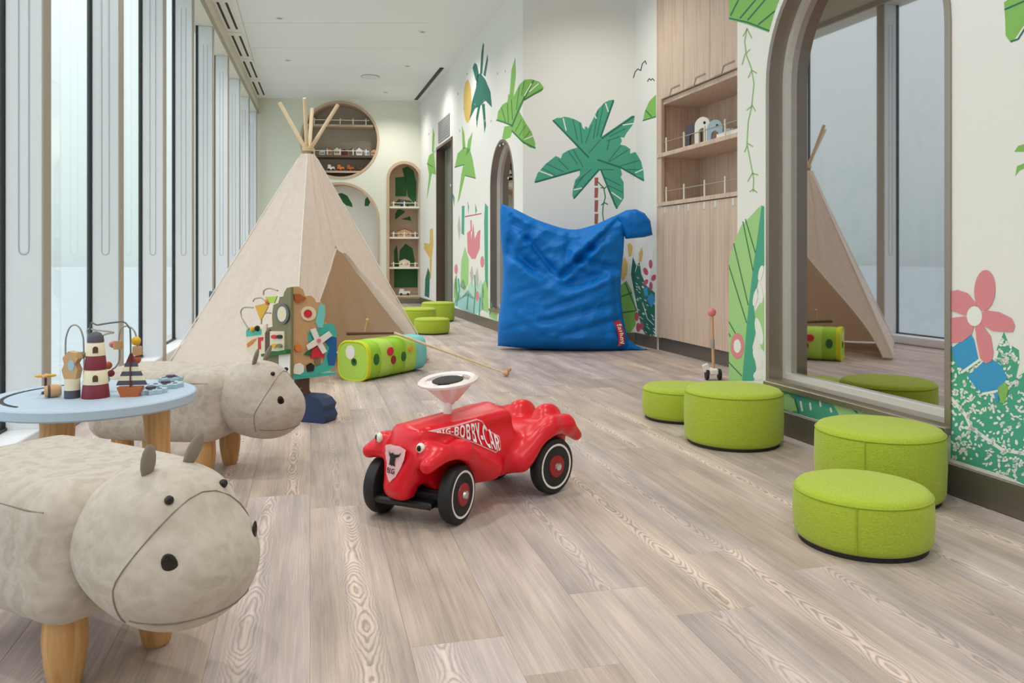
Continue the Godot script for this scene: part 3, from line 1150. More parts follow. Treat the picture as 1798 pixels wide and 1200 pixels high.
func paint(called: String, polys: Array, m: Material, layer := 1) -> void:   # flat paint, split over the walls it runs across
	for r in regions:
		var T: Transform3D = r[0]
		var st := S()
		var any := false
		var clip := PackedVector2Array([Vector2(r[2], -60), Vector2(r[3], -60), Vector2(r[3], 1300), Vector2(r[2], 1300)])
		for poly in polys:
			for q in Geometry2D.intersect_polygons(poly, clip):
				if Geometry2D.is_polygon_clockwise(q) and q.size() < 3:
					continue
				var o := PackedVector2Array()
				for p in q:
					var w := onp(T, p.x, p.y)
					o.append(Vector2(w.x, w.y))
				if o.size() > 2 and Geometry2D.triangulate_polygon(o).size() > 0:
					sheet(st, ccw(o), 0.0004 * layer)
					any = true
		if any:
			part(st, called, m, r[1])

func strokes(lines: Array, w: float) -> Array:
	var out := []
	for l in lines:
		for q in Geometry2D.offset_polyline(l, w * 0.5, Geometry2D.JOIN_ROUND, Geometry2D.END_ROUND):
			out.append(q)
	return out

func px_disc(x: float, y: float, rx: float, ry: float, turn := 0.0) -> PackedVector2Array:
	return disc(Vector2(x, y), rx, ry, 20, turn)

func build_murals() -> void:
	# palm on the recess wall
	var P = func(a): return px_list(a, 930, 160, 5.0)
	paint("palm_crown", [P.call([205, 255, 240, 235, 280, 235, 300, 225, 340, 230, 400, 250, 455, 280, 465, 325, 500, 310, 512, 330, 560, 240, 575, 205, 600, 160, 660, 100, 690, 85, 735, 75, 742, 95, 632, 400, 900, 215, 922, 230, 910, 290, 850, 370, 830, 410, 800, 405, 810, 440, 795, 470, 840, 480, 885, 510, 880, 550, 930, 535, 980, 620, 1000, 710, 1007, 790, 950, 745, 800, 680, 812, 735, 798, 755, 825, 800, 827, 940, 790, 1000, 765, 1037, 740, 1000, 700, 880, 622, 690, 550, 765, 390, 947, 375, 920, 380, 860, 400, 780, 440, 740, 440, 700, 60, 807, 43, 792, 70, 720, 140, 640, 230, 570, 275, 592, 288, 552, 340, 520, 420, 495])], M.m_teal, 1)
	paint("palm_ribs", strokes([P.call([207, 260, 515, 580]), P.call([735, 85, 625, 400]), P.call([915, 222, 635, 415]), P.call([1000, 785, 800, 672, 600, 605]), P.call([765, 1030, 700, 880, 625, 690]), P.call([390, 942, 610, 690]), P.call([50, 800, 440, 690])], 3.0), M.m_teal_dark, 2)
	paint("palm_veins", strokes([P.call([380, 250, 420, 430]), P.call([440, 280, 460, 460]), P.call([545, 300, 490, 460]), P.call([600, 170, 560, 420]), P.call([650, 110, 590, 400]), P.call([620, 430, 520, 545]), P.call([840, 330, 700, 400]), P.call([790, 400, 680, 440]), P.call([700, 430, 680, 520]), P.call([800, 480, 690, 620]), P.call([860, 520, 700, 620]), P.call([960, 610, 790, 660]), P.call([990, 690, 850, 690]), P.call([340, 530, 420, 640]), P.call([380, 510, 470, 670]), P.call([250, 600, 340, 690]), P.call([150, 640, 300, 710]), P.call([110, 680, 220, 735]), P.call([540, 690, 410, 800]), P.call([480, 740, 395, 850]), P.call([640, 690, 740, 690]), P.call([660, 760, 800, 830]), P.call([690, 830, 820, 890])], 1.4), M.m_teal_dark, 2)
	paint("palm_slits", strokes([P.call([295, 240, 320, 345]), P.call([668, 110, 690, 180]), P.call([820, 298, 912, 285]), P.call([930, 718, 990, 690]), P.call([720, 890, 805, 950]), P.call([80, 700, 200, 745]), P.call([390, 868, 455, 852]), P.call([465, 300, 480, 330]), P.call([570, 215, 585, 240])], 2.2), M.m_white, 3)
	var tr := []
	for q in [[760, 832], [850, 938], [958, 1062], [1078, 1168], [1185, 1260]]:
		tr.append(P.call([571, q[0], 603, q[0], 598, q[1], 568, q[1]]))
	paint("palm_trunk", tr, M.m_brown, 1)
	paint("vine", strokes([P.call([590, 790, 650, 850, 665, 930, 645, 1010, 640, 1080, 650, 1140]), P.call([650, 850, 625, 850]), P.call([655, 860, 672, 840]), P.call([655, 980, 630, 1000]), P.call([655, 980, 685, 995])], 2.0), M.m_green_dark, 1)
	# teal plant, sun and green leaf on the far wall
	P = func(a): return px_list(a, 800, 70, 5.712)
	paint("painted_sun", [px_disc(821, 178, 7, 38)], M.m_yellow, 1)
	paint("teal_plant", [P.call([275, 30, 286, 45, 268, 345, 245, 340, 258, 130]), P.call([320, 140, 326, 200, 300, 372, 278, 350]), P.call([190, 230, 215, 250, 232, 330, 225, 450, 200, 400, 170, 280]), P.call([215, 350, 250, 335, 300, 400, 320, 450, 350, 520, 365, 680, 300, 610, 250, 660, 195, 690, 138, 805, 165, 620, 205, 480]), P.call([225, 660, 250, 660, 228, 780, 212, 890, 205, 780]), P.call([262, 645, 292, 640, 305, 860, 290, 940, 280, 800])], M.m_teal_dark, 1)
	paint("green_leaf", [P.call([600, 170, 605, 350, 580, 575, 540, 565, 560, 300]), P.call([415, 800, 425, 720, 470, 650, 520, 620, 530, 545, 580, 570, 605, 520, 640, 450, 690, 400, 760, 395, 840, 420, 885, 480, 860, 520, 690, 600, 640, 720, 700, 830, 760, 920, 800, 1040, 795, 1092, 740, 1080, 660, 1010, 570, 920, 548, 980, 500, 1000, 465, 990, 490, 870, 550, 860])], M.m_green, 1)
	paint("green_leaf_ribs", strokes([P.call([415, 806, 480, 825, 560, 858]), P.call([565, 870, 650, 660, 780, 410]), P.call([690, 602, 870, 495]), P.call([568, 915, 680, 1030, 795, 1085])], 3.0), M.m_green_dark, 2)
	paint("green_leaf_veins", strokes([P.call([460, 680, 500, 820]), P.call([520, 640, 530, 830]), P.call([560, 600, 570, 800]), P.call([640, 470, 610, 700]), P.call([690, 420, 660, 560]), P.call([700, 860, 640, 960]), P.call([745, 920, 690, 990]), P.call([660, 800, 600, 920])], 1.3), M.m_green_dark, 2)
	paint("green_leaf_slits", strokes([P.call([760, 440, 690, 560]), P.call([775, 965, 690, 1000]), P.call([830, 440, 740, 520])], 1.8), M.m_white, 3)
	# leaves and plants round the door and the far window
	P = func(a): return px_list(a, 735, 190, 3.0)
	paint("small_palm", [P.call([228, 90, 240, 130, 248, 215, 232, 215]), P.call([285, 125, 272, 220, 250, 250, 260, 170]), P.call([190, 315, 205, 240, 240, 205, 270, 215, 285, 270, 302, 372, 245, 355, 215, 480, 205, 500, 225, 350, 235, 300]), P.call([45, 290, 55, 250, 80, 230, 92, 350, 70, 345, 42, 490, 55, 350]), P.call([75, 100, 85, 140, 80, 235, 70, 230])], M.m_green, 1)
	paint("small_palm_ribs", strokes([P.call([190, 312, 240, 298]), P.call([245, 355, 300, 370]), P.call([45, 292, 75, 310])], 1.6), M.m_green_dark, 2)
	paint("hanging_leaves", [P.call([228, 515, 242, 515, 240, 670, 226, 660]), P.call([258, 490, 266, 520, 262, 560]), P.call([298, 500, 308, 540, 300, 560]), P.call([350, 500, 366, 520, 366, 960, 350, 900, 345, 600]), P.call([175, 440, 190, 470, 188, 520])], M.m_teal, 1)
	paint("painted_branch", strokes([P.call([245, 572, 330, 556])], 2.0), M.m_rose, 1)
	paint("painted_sloth", [P.call([255, 660, 275, 640, 278, 690, 288, 600, 296, 690, 312, 650, 326, 640, 322, 740, 300, 795, 280, 795, 258, 760]), P.call([272, 590, 280, 590, 282, 650, 274, 650])], M.m_pink, 1)
	paint("yellow_flower", [P.call([60, 640, 75, 630, 78, 720, 70, 790, 66, 900, 60, 900, 58, 790, 28, 740, 30, 710, 58, 715])], M.m_yellow, 1)
	paint("dark_plant", [P.call([32, 990, 35, 900, 50, 840, 60, 870, 56, 1000])], M.m_teal_dark, 1)
	paint("tall_grass", [P.call([220, 940, 225, 800, 245, 730, 265, 800, 262, 930, 240, 960]), P.call([330, 1060, 335, 930, 352, 900, 366, 950, 368, 1080]), P.call([186, 1000, 190, 900, 200, 870, 205, 960, 215, 1010])], M.m_green_light, 1)
	paint("blue_flowers", [P.call([190, 1040, 200, 960, 225, 1000, 260, 960, 300, 1010, 330, 970, 345, 1060, 300, 1085, 240, 1070])], M.m_pale_blue, 1)
	paint("mint_wash", [P.call([182, 1050, 184, 930, 200, 880, 215, 930, 235, 900, 255, 960, 280, 900, 300, 960, 330, 900, 345, 960, 345, 1000, 300, 1010, 250, 990, 200, 1020])], M.m_mint, 1)
	paint("grey_leaves", [P.call([300, 870, 310, 840, 318, 900, 312, 960, 302, 930]), P.call([270, 870, 282, 830, 290, 890, 280, 940]), P.call([205, 620, 215, 560, 222, 640, 214, 700])], M.m_grey, 2)
	paint("pink_flowers", [px_disc(801, 473, 3, 9), px_disc(847, 460, 3.5, 10), px_disc(838, 520, 3, 9)], M.m_pink, 2)
	paint("grass_blades", strokes([P.call([200, 1040, 215, 960, 210, 900]), P.call([290, 1080, 300, 960, 295, 880]), P.call([320, 1090, 325, 1000]), P.call([255, 1060, 262, 980]), P.call([375, 1085, 385, 1040, 378, 1010])], 2.2), M.m_teal, 2)
	paint("window_grass", [P.call([372, 1060, 395, 1050, 415, 1075, 415, 1120, 372, 1100])], M.m_green_light, 1)
	var dots := []
	for k in 26:
		dots.append(px_disc(rng.randf_range(748, 905), rng.randf_range(90, 330), 1.2, 2.2))
	paint("speckles", dots.filter(func(d): return d[0].x > 800 and d[0].y < 330 or d[0].y > 200), M.m_grey, 1)
	# birds and plants next to the cabinet
	paint("birds", strokes([px_list([1112, 137, 1115, 127, 1120, 121, 1125, 124], 0, 0, 1), px_list([1125, 124, 1128, 112, 1133, 107, 1135, 113], 0, 0, 1), px_list([1137, 143, 1140, 138, 1143, 141, 1146, 138, 1149, 142], 0, 0, 1)], 1.6), M.m_black, 1)
	paint("corner_leaf", [px_list([1129, 212, 1132, 196, 1140, 178, 1152, 166, 1152, 206], 0, 0, 1)], M.m_green, 1)
	paint("corner_leaf_rib", strokes([px_list([1129, 212, 1152, 205], 0, 0, 1), px_list([1134, 194, 1144, 205], 0, 0, 1)], 2.2), M.m_green_dark, 2)
	P = func(a): return px_list(a, 1085, 380, 4.6125)
	paint("ochre_leaves", [P.call([75, 230, 100, 215, 120, 250, 110, 320, 90, 330]), P.call([170, 300, 195, 250, 205, 300, 190, 370, 170, 370]), P.call([15, 480, 25, 380, 55, 330, 80, 380, 75, 470, 40, 530])], M.m_yellow, 1)
	paint("banana_leaf", [P.call([20, 560, 70, 520, 110, 600, 140, 720, 145, 880, 90, 960, 20, 900])], M.m_green, 1)
	paint("banana_leaf_ribs", strokes([P.call([30, 650, 110, 620]), P.call([40, 780, 150, 765]), P.call([60, 540, 150, 760])], 2.5), M.m_green_dark, 2)
	paint("fern", [P.call([105, 470, 120, 330, 150, 400, 175, 370, 190, 470, 230, 560, 300, 620, 300, 980, 230, 970, 190, 900, 160, 760])], M.m_teal_dark, 1)
	var fl := []
	for k in 46:
		var y := rng.randf_range(370, 960)
		var x := rng.randf_range(lerpf(115, 175, (y - 370) / 600), lerpf(165, 298, minf(1.0, (y - 370) / 330)))
		fl.append(P.call([x, y, x + 14, y + 12]))
	fl.append(P.call([130, 340, 155, 400, 140, 450]))
	fl.append(P.call([200, 700, 240, 830, 290, 880]))
	paint("fern_flecks", strokes(fl, 1.2), M.m_white, 2)
	paint("red_flower", [px_disc(1142.5, 464, 3.2, 8), px_disc(1134, 477, 4, 7, -0.4), px_disc(1148, 488, 4, 6, 0.5), px_disc(1134, 496, 3.5, 6, 0.6), px_disc(1143, 503, 3, 8), px_disc(1118, 556, 4, 8), px_disc(1121, 575, 4, 8), px_disc(1127, 572, 3, 7)], M.m_rose, 3)
	paint("flower_heart", [px_disc(1139.5, 486, 2.6, 5)], M.m_white, 4)
	paint("blue_leaf", [P.call([205, 590, 240, 570, 245, 640, 220, 650]), P.call([235, 670, 270, 620, 302, 650, 296, 700, 270, 740])], M.m_blue, 3)
	# pillar: leaf above, vine, tall banana leaf
	P = func(a): return px_list(a, 1140, 0, 3.0)
	paint("hanging_leaf", [P.call([412, -40, 700, -40, 660, 70, 630, 172, 520, 130, 415, 100])], M.m_green, 1)
	paint("hanging_leaf_ribs", strokes([P.call([415, 95, 520, 118, 632, 162]), P.call([430, 80, 470, 0]), P.call([480, 95, 560, 0]), P.call([520, 105, 610, 0]), P.call([575, 130, 660, 60])], 2.6), M.m_teal_dark, 2)
	var vl := [P.call([515, 150, 503, 220, 512, 290, 538, 360, 552, 440, 540, 560, 522, 640, 515, 760, 535, 860, 550, 940, 548, 1010])]
	for q in [[515, 155, 495, 190], [518, 155, 540, 200], [505, 285, 490, 340], [512, 280, 530, 262], [538, 375, 522, 410], [540, 370, 566, 385], [540, 560, 515, 580], [543, 555, 560, 585], [515, 770, 503, 800], [517, 755, 545, 772], [545, 910, 520, 955], [548, 915, 572, 922], [545, 1000, 530, 1010], [550, 1000, 568, 1015]]:
		vl.append(P.call(q))
	paint("hanging_vine", strokes(vl, 2.4), M.m_vine, 1)
	P = func(a): return px_list(a, 1270, 340, 3.525)
	paint("tall_leaf", [P.call([240, 70, 215, 90, 170, 140, 110, 200, 65, 310, 30, 430, 30, 1160, 130, 1160, 160, 800, 205, 420, 240, 180])], M.m_green_light, 1)
	paint("tall_leaf_stem", [P.call([238, 75, 254, 80, 254, 440, 215, 550, 190, 700, 205, 850, 180, 950, 205, 1080, 190, 1160, 118, 1160, 143, 850, 158, 690, 183, 480, 208, 300])], M.m_teal, 2)
	paint("tall_leaf_veins", strokes([P.call([30, 430, 145, 800]), P.call([65, 310, 155, 690]), P.call([122, 175, 185, 480]), P.call([138, 160, 200, 370]), P.call([30, 785, 75, 865]), P.call([30, 860, 45, 885]), P.call([30, 1040, 115, 1130])], 2.0), M.m_green_dark, 2)
	paint("pink_disc", [px_disc(1295, 608, 12, 23)], M.m_pink, 3)
	paint("pink_disc_heart", [px_disc(1295, 608, 6.5, 12)], M.m_white, 4)
	paint("white_leaves", [px_disc(1336, 480, 4, 14, 0.2), px_disc(1327, 522, 4, 16, 0.2), px_disc(1335, 515, 5, 18, -0.1), px_disc(1333, 582, 6, 24, -0.2), px_disc(1331, 630, 6, 18, -0.4), px_disc(1331, 660, 8, 8)], M.m_white, 3)
	paint("side_leaf", [P.call([190, 740, 252, 640, 254, 980, 235, 960, 205, 850])], M.m_green_light, 2)
	# right wall: pink flower over a flecked bush
	P = func(a): return px_list(a, 1630, 440, 2.857)
	var bush: PackedVector2Array = P.call([112, 470, 180, 560, 330, 560, 345, 490, 380, 408, 405, 470, 455, 500, 458, 560, 440, 640, 500, 600, 560, 640, 640, 610, 760, 720, 800, 1340, 620, 1240, 400, 1135, 112, 1045])
	paint("bush", [bush], M.m_teal, 1)
	var fk := []
	for k in 1150:
		var c := Vector2(rng.randf_range(1672, 1900), rng.randf_range(595, 900))
		if Geometry2D.is_point_in_polygon(c, bush):
			fk.append(disc(c, rng.randf_range(2.4, 5.6), rng.randf_range(1.5, 3.0), 5, rng.randf_range(0, PI)))
	var big := strokes([P.call([115, 740, 190, 830, 215, 890, 300, 950, 370, 1000, 480, 1020]), P.call([190, 890, 240, 900]), P.call([330, 560, 345, 510])], 6.0)
	paint("bush_flecks", fk + big, M.m_white, 2)
	paint("blue_leaves", [P.call([118, 490, 215, 418, 232, 450, 252, 545, 178, 602, 140, 570]), P.call([198, 632, 275, 560, 320, 545, 365, 575, 400, 640, 350, 700, 280, 718, 240, 690])], M.m_blue, 3)
	paint("leaf_gap", strokes([P.call([170, 612, 265, 545]), P.call([275, 720, 355, 705])], 4.5), M.m_white, 4)
	paint("leaf_tip", [P.call([350, 690, 385, 660, 405, 690, 385, 770, 355, 760])], M.m_green, 4)
	paint("leaf_tip_blue", [P.call([330, 720, 350, 708, 362, 755, 345, 760])], M.m_blue, 4)
	paint("big_flower", [px_disc(1630 + 285 / 2.857, 440 + 200 / 2.857, 18.5, 36, 0.06), P.call([112, 205, 150, 198, 200, 215, 245, 270, 235, 330, 180, 325, 112, 300]), P.call([240, 330, 290, 300, 360, 310, 420, 340, 437, 380, 425, 410, 330, 405, 260, 370]), P.call([112, 340, 180, 330, 240, 350, 220, 420, 170, 460, 112, 465]), P.call([235, 370, 270, 370, 315, 430, 328, 510, 320, 555, 290, 568, 262, 540, 245, 460])], M.m_pink, 5)
	paint("big_flower_heart", [px_disc(1712, 555.5, 13.5, 17.5)], M.m_white, 6)
	P = func(a): return px_list(a, 1340, 0, 2.4)
	paint("corner_leaves", [P.call([1015, 10, 1060, -20, 1130, -60, 1190, -40, 1170, 40, 1110, 90, 1060, 165, 1040, 175, 1022, 150, 1020, 80]), P.call([1058, 640, 1075, 615, 1110, 605, 1150, 612, 1135, 630, 1110, 640]), P.call([1062, 745, 1070, 700, 1110, 685, 1150, 680, 1130, 697, 1080, 720])], M.m_green, 1)
	paint("corner_leaf_edges", strokes([P.call([1045, 175, 1075, 165, 1110, 110]), P.call([1020, 40, 1100, 5])], 3.0), M.m_teal_dark, 2)
	# band of plants under the window
	P = func(a): return px_list(a, 1330, 620, 5.137)
	paint("sill_plants", [P.call([190, 285, 420, 330, 660, 400, 700, 470, 750, 590, 540, 602, 380, 555, 190, 505])], M.m_teal, 1)
	paint("sill_stone", [P.call([230, 380, 280, 370, 340, 430, 375, 520, 300, 530, 230, 500])], M.m_green_light, 2)
	paint("sill_blue", [P.call([345, 330, 400, 340, 395, 420, 360, 425]), P.call([440, 350, 520, 360, 480, 400])], M.m_blue, 2)
	paint("sill_slits", strokes([P.call([390, 440, 405, 520]), P.call([475, 455, 482, 510]), P.call([565, 440, 572, 480]), P.call([660, 500, 668, 530])], 3.4), M.m_white, 2)
	paint("sill_leaf", [P.call([640, 395, 820, 440, 960, 500, 1060, 540, 1000, 590, 760, 590, 690, 480])], M.m_green_light, 2)
	paint("sill_yellow", [P.call([680, 412, 760, 430, 770, 490, 720, 470])], M.m_yellow, 3)
	paint("sill_ribs", strokes([P.call([800, 440, 900, 540]), P.call([340, 420, 375, 540])], 3.0), M.m_teal_dark, 3)

# ------------------------------------------------------------------------------------------------------------- teepee
func build_teepee() -> void:
	var near := Vector3(-1.27, 0, -4.62)
	var right := Vector3(-0.593, 0, -5.645)
	var left := Vector3(-2.25, 0, -5.25)
	var far := left + right - near
	far.x += 0.03
	var top := Vector3(-1.394, 1.48, -5.45)
	var mid := (near + right + left + far) / 4
	var t := thing("play_tent", "cream canvas teepee with four wooden poles and an open flap", "tent", at(mid))
	var cs := [left, near, right, far]
	for i in 4:
		var d: Vector3 = top - cs[i]
		var side := d.cross(Vector3.UP).normalized()
		var foot: Vector3 = cs[i] - mid - (cs[i] - mid).normalized() * 0.016
		var tip: Vector3 = top + d * 0.21 + side * 0.008 - mid - (cs[i] - mid).normalized() * 0.016
		var st := S()
		var n := (tip - foot).normalized()
		var B := Basis(Quaternion(Vector3.UP, n))
		lathe(st, [[0.0, 0.0], [0.013, 0.0], [0.014, 0.004], [0.013, foot.distance_to(tip) - 0.004], [0.010, foot.distance_to(tip)], [0, foot.distance_to(tip)]], 14)
		part(st, "pole", M.pole_wood, t, Transform3D(B, foot + n.cross(Vector3.UP).normalized() * 0.0 + Vector3(0, 0.003, 0)))
	var nz := FastNoiseLite.new()
	nz.frequency = 1.0
	nz.seed = 5
	for i in 4:
		var a: Vector3 = cs[i]
		var b: Vector3 = cs[(i + 1) % 4]
		var out := ((a + b) / 2 - mid)
		out.y = 0
		out = out.normalized()
		var P = func(s: float, v: float) -> Vector3:
			var tt := v * 0.965 + 0.012
			var p := a.lerp(top, tt).lerp(b.lerp(top, tt), s)
			var bow := sin(PI * s)
			var ruck := nz.get_noise_2d(s * 5.0 + i * 10.0, v * 1.6) * 0.030 + nz.get_noise_2d(s * 14.0 + i * 10.0, v * 2.5 + 9.0) * 0.006
			var ca: Vector3 = (a - mid).normalized()
			var cb: Vector3 = (b - mid).normalized()
			return p - mid + ca.lerp(cb, s) * 0.026 + out * (0.012 * bow - 0.055 * bow * (1.0 - v) * sin(PI * clampf(v * 0.9 + 0.08, 0, 1)) + ruck * bow * (1.0 - 0.75 * v)) + Vector3(0, -0.010 * bow * (1.0 - v), 0)
		var st := S(true)
		var edges := [[0.0, 1.0]]
		if i == 1:
			edges = [[0.0, -1.0], [-2.0, 1.0]]
		for e in edges:
			var nv := 44
			var nu := 26
			for j in nv:
				for k in nu:
					var q := []
					for c in [[0, 0], [1, 0], [1, 1], [0, 1]]:
						var v := float(j + c[1]) / nv
						var lo: float = e[0]
						var hi: float = e[1]
						var ta := 0.55
						if hi < 0:
							hi = 0.05 + 0.47 * pow(minf(v / ta, 1.0), 2.0)
						if lo < 0:
							lo = 0.52 + 0.44 * pow(maxf(1.0 - v / ta, 0.0), 0.55)
						q.append(P.call(lerpf(lo, hi, float(k + c[0]) / nu), v))
					quad(st, q[0], q[1], q[2], q[3])
		part(st, "canvas", M.canvas, t)
		if i == 1:     # rolled hem of the opening and the flap folded back beside it
			for sd in 2:
				var hem := []
				for j in 25:
					var v := 0.55 * j / 24.0
					var s := 0.05 + 0.47 * pow(v / 0.55, 2.0) if sd == 0 else 0.52 + 0.44 * pow(1.0 - v / 0.55, 0.55)
					hem.append(P.call(s, v) + out * 0.004)
				st = S(true)
				tube(st, hem, 0.006, 6)
				part(st, "hem", M.canvas, t)
			st = S(true)
			for j in 20:
				for k in 6:
					var q := []
					for c in [[0, 0], [1, 0], [1, 1], [0, 1]]:
						var v := 0.53 * float(j + c[1]) / 20.0
						var f := float(k + c[0]) / 6.0
						var s0 := 0.52 + 0.44 * pow(1.0 - v / 0.55, 0.55)
						var wd := 0.16 * sin(PI * clampf(v / 0.53, 0, 1)) * 0.8
						q.append(P.call(minf(s0 + f * wd, 1.0), v) + out * (0.010 + 0.020 * sin(PI * f)))
					quad(st, q[0], q[1], q[2], q[3])
			part(st, "flap", M.canvas, t)
	# seams along the poles and the lashing at the crossing
	for i in 4:
		var st := S(true)
		var o: Vector3 = (cs[i] - mid).normalized() * 0.026
		tube(st, [cs[i] - mid + o + Vector3(0, 0.02, 0), top.lerp(cs[i], 0.04) - mid + o], 0.004, 8)
		part(st, "pole_sleeve", M.sleeve, t)
	var st2 := S(true)
	var rope := []
	for k in 37:
		rope.append(top - mid + Vector3(cos(k * 0.7) * 0.036, -0.012 + 0.024 * k / 36.0, sin(k * 0.7) * 0.036))
	tube(st2, rope, 0.004, 6)
	part(st2, "lashing", M.pole_wood, t)

# ------------------------------------------------------------------------------------------------------------ beanbag
func build_beanbag() -> void:
	var T := frame(Vector3(0, 0, -6.44), Vector3(1, 0, 0))
	var L = func(px, py):
		var p := onp(T, px, py)
		return Vector2(p.x, p.y)
	var curve = func(a: Array):
		var o := []
		for q in a:
			o.append(L.call(q[0], q[1]))
		return smooth_path(o, 10)
	var base: Vector2 = L.call(985, 618)
	var lift := -base.y
	var cl: Array = curve.call([[874, 612], [875, 570], [881, 520], [883, 470], [879, 420], [878, 385], [880, 363]])
	var cr: Array = curve.call([[1118, 620], [1100, 592], [1091, 545], [1089, 500], [1094, 450], [1096, 410], [1098, 377]])
	var cb: Array = curve.call([[874, 612], [930, 617], [1000, 620], [1060, 621], [1118, 620]])
	var ct: Array = curve.call([[880, 363], [905, 373], [945, 392], [1000, 408], [1040, 401], [1075, 386], [1098, 377]])
	var smp = func(a: Array, t: float) -> Vector2:
		var f := t * (a.size() - 1)
		var i := mini(int(f), a.size() - 2)
		return (a[i] as Vector2).lerp(a[i + 1], f - i)
	var nz := FastNoiseLite.new()
	nz.seed = 31
	nz.frequency = 1.0
	nz.fractal_octaves = 3
	var nr := FastNoiseLite.new()
	nr.seed = 11
	nr.frequency = 1.0
	nr.fractal_type = FastNoiseLite.FRACTAL_RIDGED
	nr.fractal_octaves = 2
	var c00: Vector2 = cl[0]
	var c10: Vector2 = cr[0]
	var c01: Vector2 = cl[-1]
	var c11: Vector2 = cr[-1]
	var dist = func(p: Vector2, a: Vector2, b: Vector2) -> float:
		return p.distance_to(Geometry2D.get_closest_point_to_segment(p, a, b))
	var folds := []
	for q in [[884, 372, 925, 425, 0.020], [925, 425, 975, 486, 0.036], [900, 385, 960, 450, 0.018], [1092, 384, 1035, 440, 0.028], [1035, 440, 985, 488, 0.036], [1080, 410, 1015, 460, 0.016], [1010, 460, 1085, 478, 0.026], [895, 430, 935, 480, 0.016], [985, 488, 965, 445, 0.014], [960, 545, 1075, 500, 0.014], [950, 565, 1085, 535, 0.014], [980, 590, 1090, 560, 0.016], [1075, 490, 1083, 590, 0.026], [900, 520, 960, 500, 0.010], [905, 560, 950, 590, 0.010], [900, 400, 890, 470, 0.014], [885, 580, 910, 575, 0.010], [1000, 410, 990, 480, 0.012]]:
		folds.append([L.call(q[0], q[1]), L.call(q[2], q[3]), q[4]])
	var b := thing("bean_bag", "large crumpled blue nylon bean bag slumped against the palm wall", "bean bag", T)
	var n := 110
	for side in [1.0, -1.0]:
		var st := S(true)
		var grid := []
		for j in n + 1:
			var row := []
			var v := float(j) / n
			for i in n + 1:
				var u := float(i) / n
				var p: Vector2 = smp.call(cb, u).lerp(smp.call(ct, u), v) + smp.call(cl, v).lerp(smp.call(cr, v), u) - (c00.lerp(c10, u)).lerp(c01.lerp(c11, u), v)
				var sh := pow(maxf(0.0, 1.0 - pow(2.0 * u - 1.0, 2.0)), 0.5)
				var rise := pow(clampf(v / 0.16, 0.0, 1.0), 0.5) * pow(clampf((1.0 - v) / 0.12, 0.0, 1.0), 0.6)
				# the upper third flops back above a curved crease
				var crease := 0.53 - 0.035 * sin(PI * clampf((u - 0.1) / 0.8, 0.0, 1.0)) + 0.02 * sin(u * 9.0)
				var over := smoothstep(crease - 0.01, crease + 0.07, v)
				var lip := exp(-pow((v - crease + 0.035) / 0.04, 2.0)) * 0.022 - exp(-pow((v - crease - 0.03) / 0.03, 2.0)) * 0.030
				var body := rise * sh * (0.26 * lerpf(1.0, 0.86, smoothstep(0.2, 0.5, v)) * (1.0 - over) + over * lerpf(0.155, 0.10, smoothstep(0.55, 1.0, v)))
				if side > 0:
					body += lip * smoothstep(0.0, 0.12, u) * smoothstep(1.0, 0.88, u)
				var inner := minf(1.0, 6.0 * minf(u, 1.0 - u)) * minf(1.0, 8.0 * (1.0 - v)) * minf(1.0, v * 8.0)
				var wr := 0.0
				if side > 0:
					for f in folds:
						var d: float = dist.call(p, f[0], f[1])
						wr -= f[2] * exp(-d * d / 0.0007) - 0.55 * f[2] * exp(-pow(d - 0.05, 2.0) / 0.0011)
				wr += (nr.get_noise_2d(p.x * 2.6 + p.y * 1.2, p.y * 3.2 - p.x * 1.4) - 0.3) * lerpf(0.008, 0.020, smoothstep(0.42, 0.7, v))
				wr += nz.get_noise_2d(p.x * 3.0 + p.y * 2.0 + 3.0, p.y * 7.0 - p.x * 3.0) * 0.009
				var z := body + wr * inner
				row.append(Vector3(p.x, maxf(p.y + lift, 0.004), side * z + 0.02))
			grid.append(row)
		for j in n:
			for i in n:
				if side > 0:
					quad(st, grid[j][i], grid[j][i + 1], grid[j + 1][i + 1], grid[j + 1][i])
				else:
					quad(st, grid[j][i + 1], grid[j][i], grid[j + 1][i], grid[j + 1][i + 1])
		part(st, "cover", M.nylon, b)
	# folded ear at the upper right and the pinched corner on the floor
	for ear in [[[1080, 384], [1098, 375], [1115, 373], [1130, 380], [1140, 393], [1144, 418], [1130, 422], [1097, 425], [1088, 405]], [[1085, 590], [1100, 600], [1118, 612], [1135, 620], [1136, 623], [1080, 622]]]:
		var poly := PackedVector2Array()
		for q in ear:
			poly.append(L.call(q[0], q[1]))
		poly = ccw(poly)
		var cen := Vector2.ZERO
		for q in poly:
			cen += q / poly.size()
		var st := S(true)
		var m := poly.size()
		for side in [1.0, -1.0]:
			for r in 8:
				for i in m * 4:
					var q := []
					for k in [[0, 0], [1, 0], [1, 1], [0, 1]]:
						var f := float(i + k[0]) / 4.0
						var e0 := poly[int(f) % m]
						var e1 := poly[(int(f) + 1) % m]
						var rr := float(r + k[1]) / 8.0
						var p := e0.lerp(e1, f - int(f)).lerp(cen, rr)
						var z := 0.06 * sqrt(1.0 - pow(1.0 - rr, 2.0)) + nz.get_noise_2d(p.x * 9.0, p.y * 9.0) * 0.012 * minf(1.0, rr * 3.0)
						q.append(Vector3(p.x, maxf(p.y + lift, 0.004), side * z + 0.05))
					if side > 0:
						quad(st, q[0], q[1], q[2], q[3])
					else:
						quad(st, q[3], q[2], q[1], q[0])
		part(st, "ear", M.nylon, b)
	# woven red label with white lettering on the lower right
	var lab := [[1077, 566], [1083, 580], [1086, 595], [1085, 607]]
	var st := S(true)
	var path := []
	for q in lab:
		var p: Vector2 = L.call(q[0], q[1])
		path.append(Vector3(p.x, p.y + lift, 0.185))
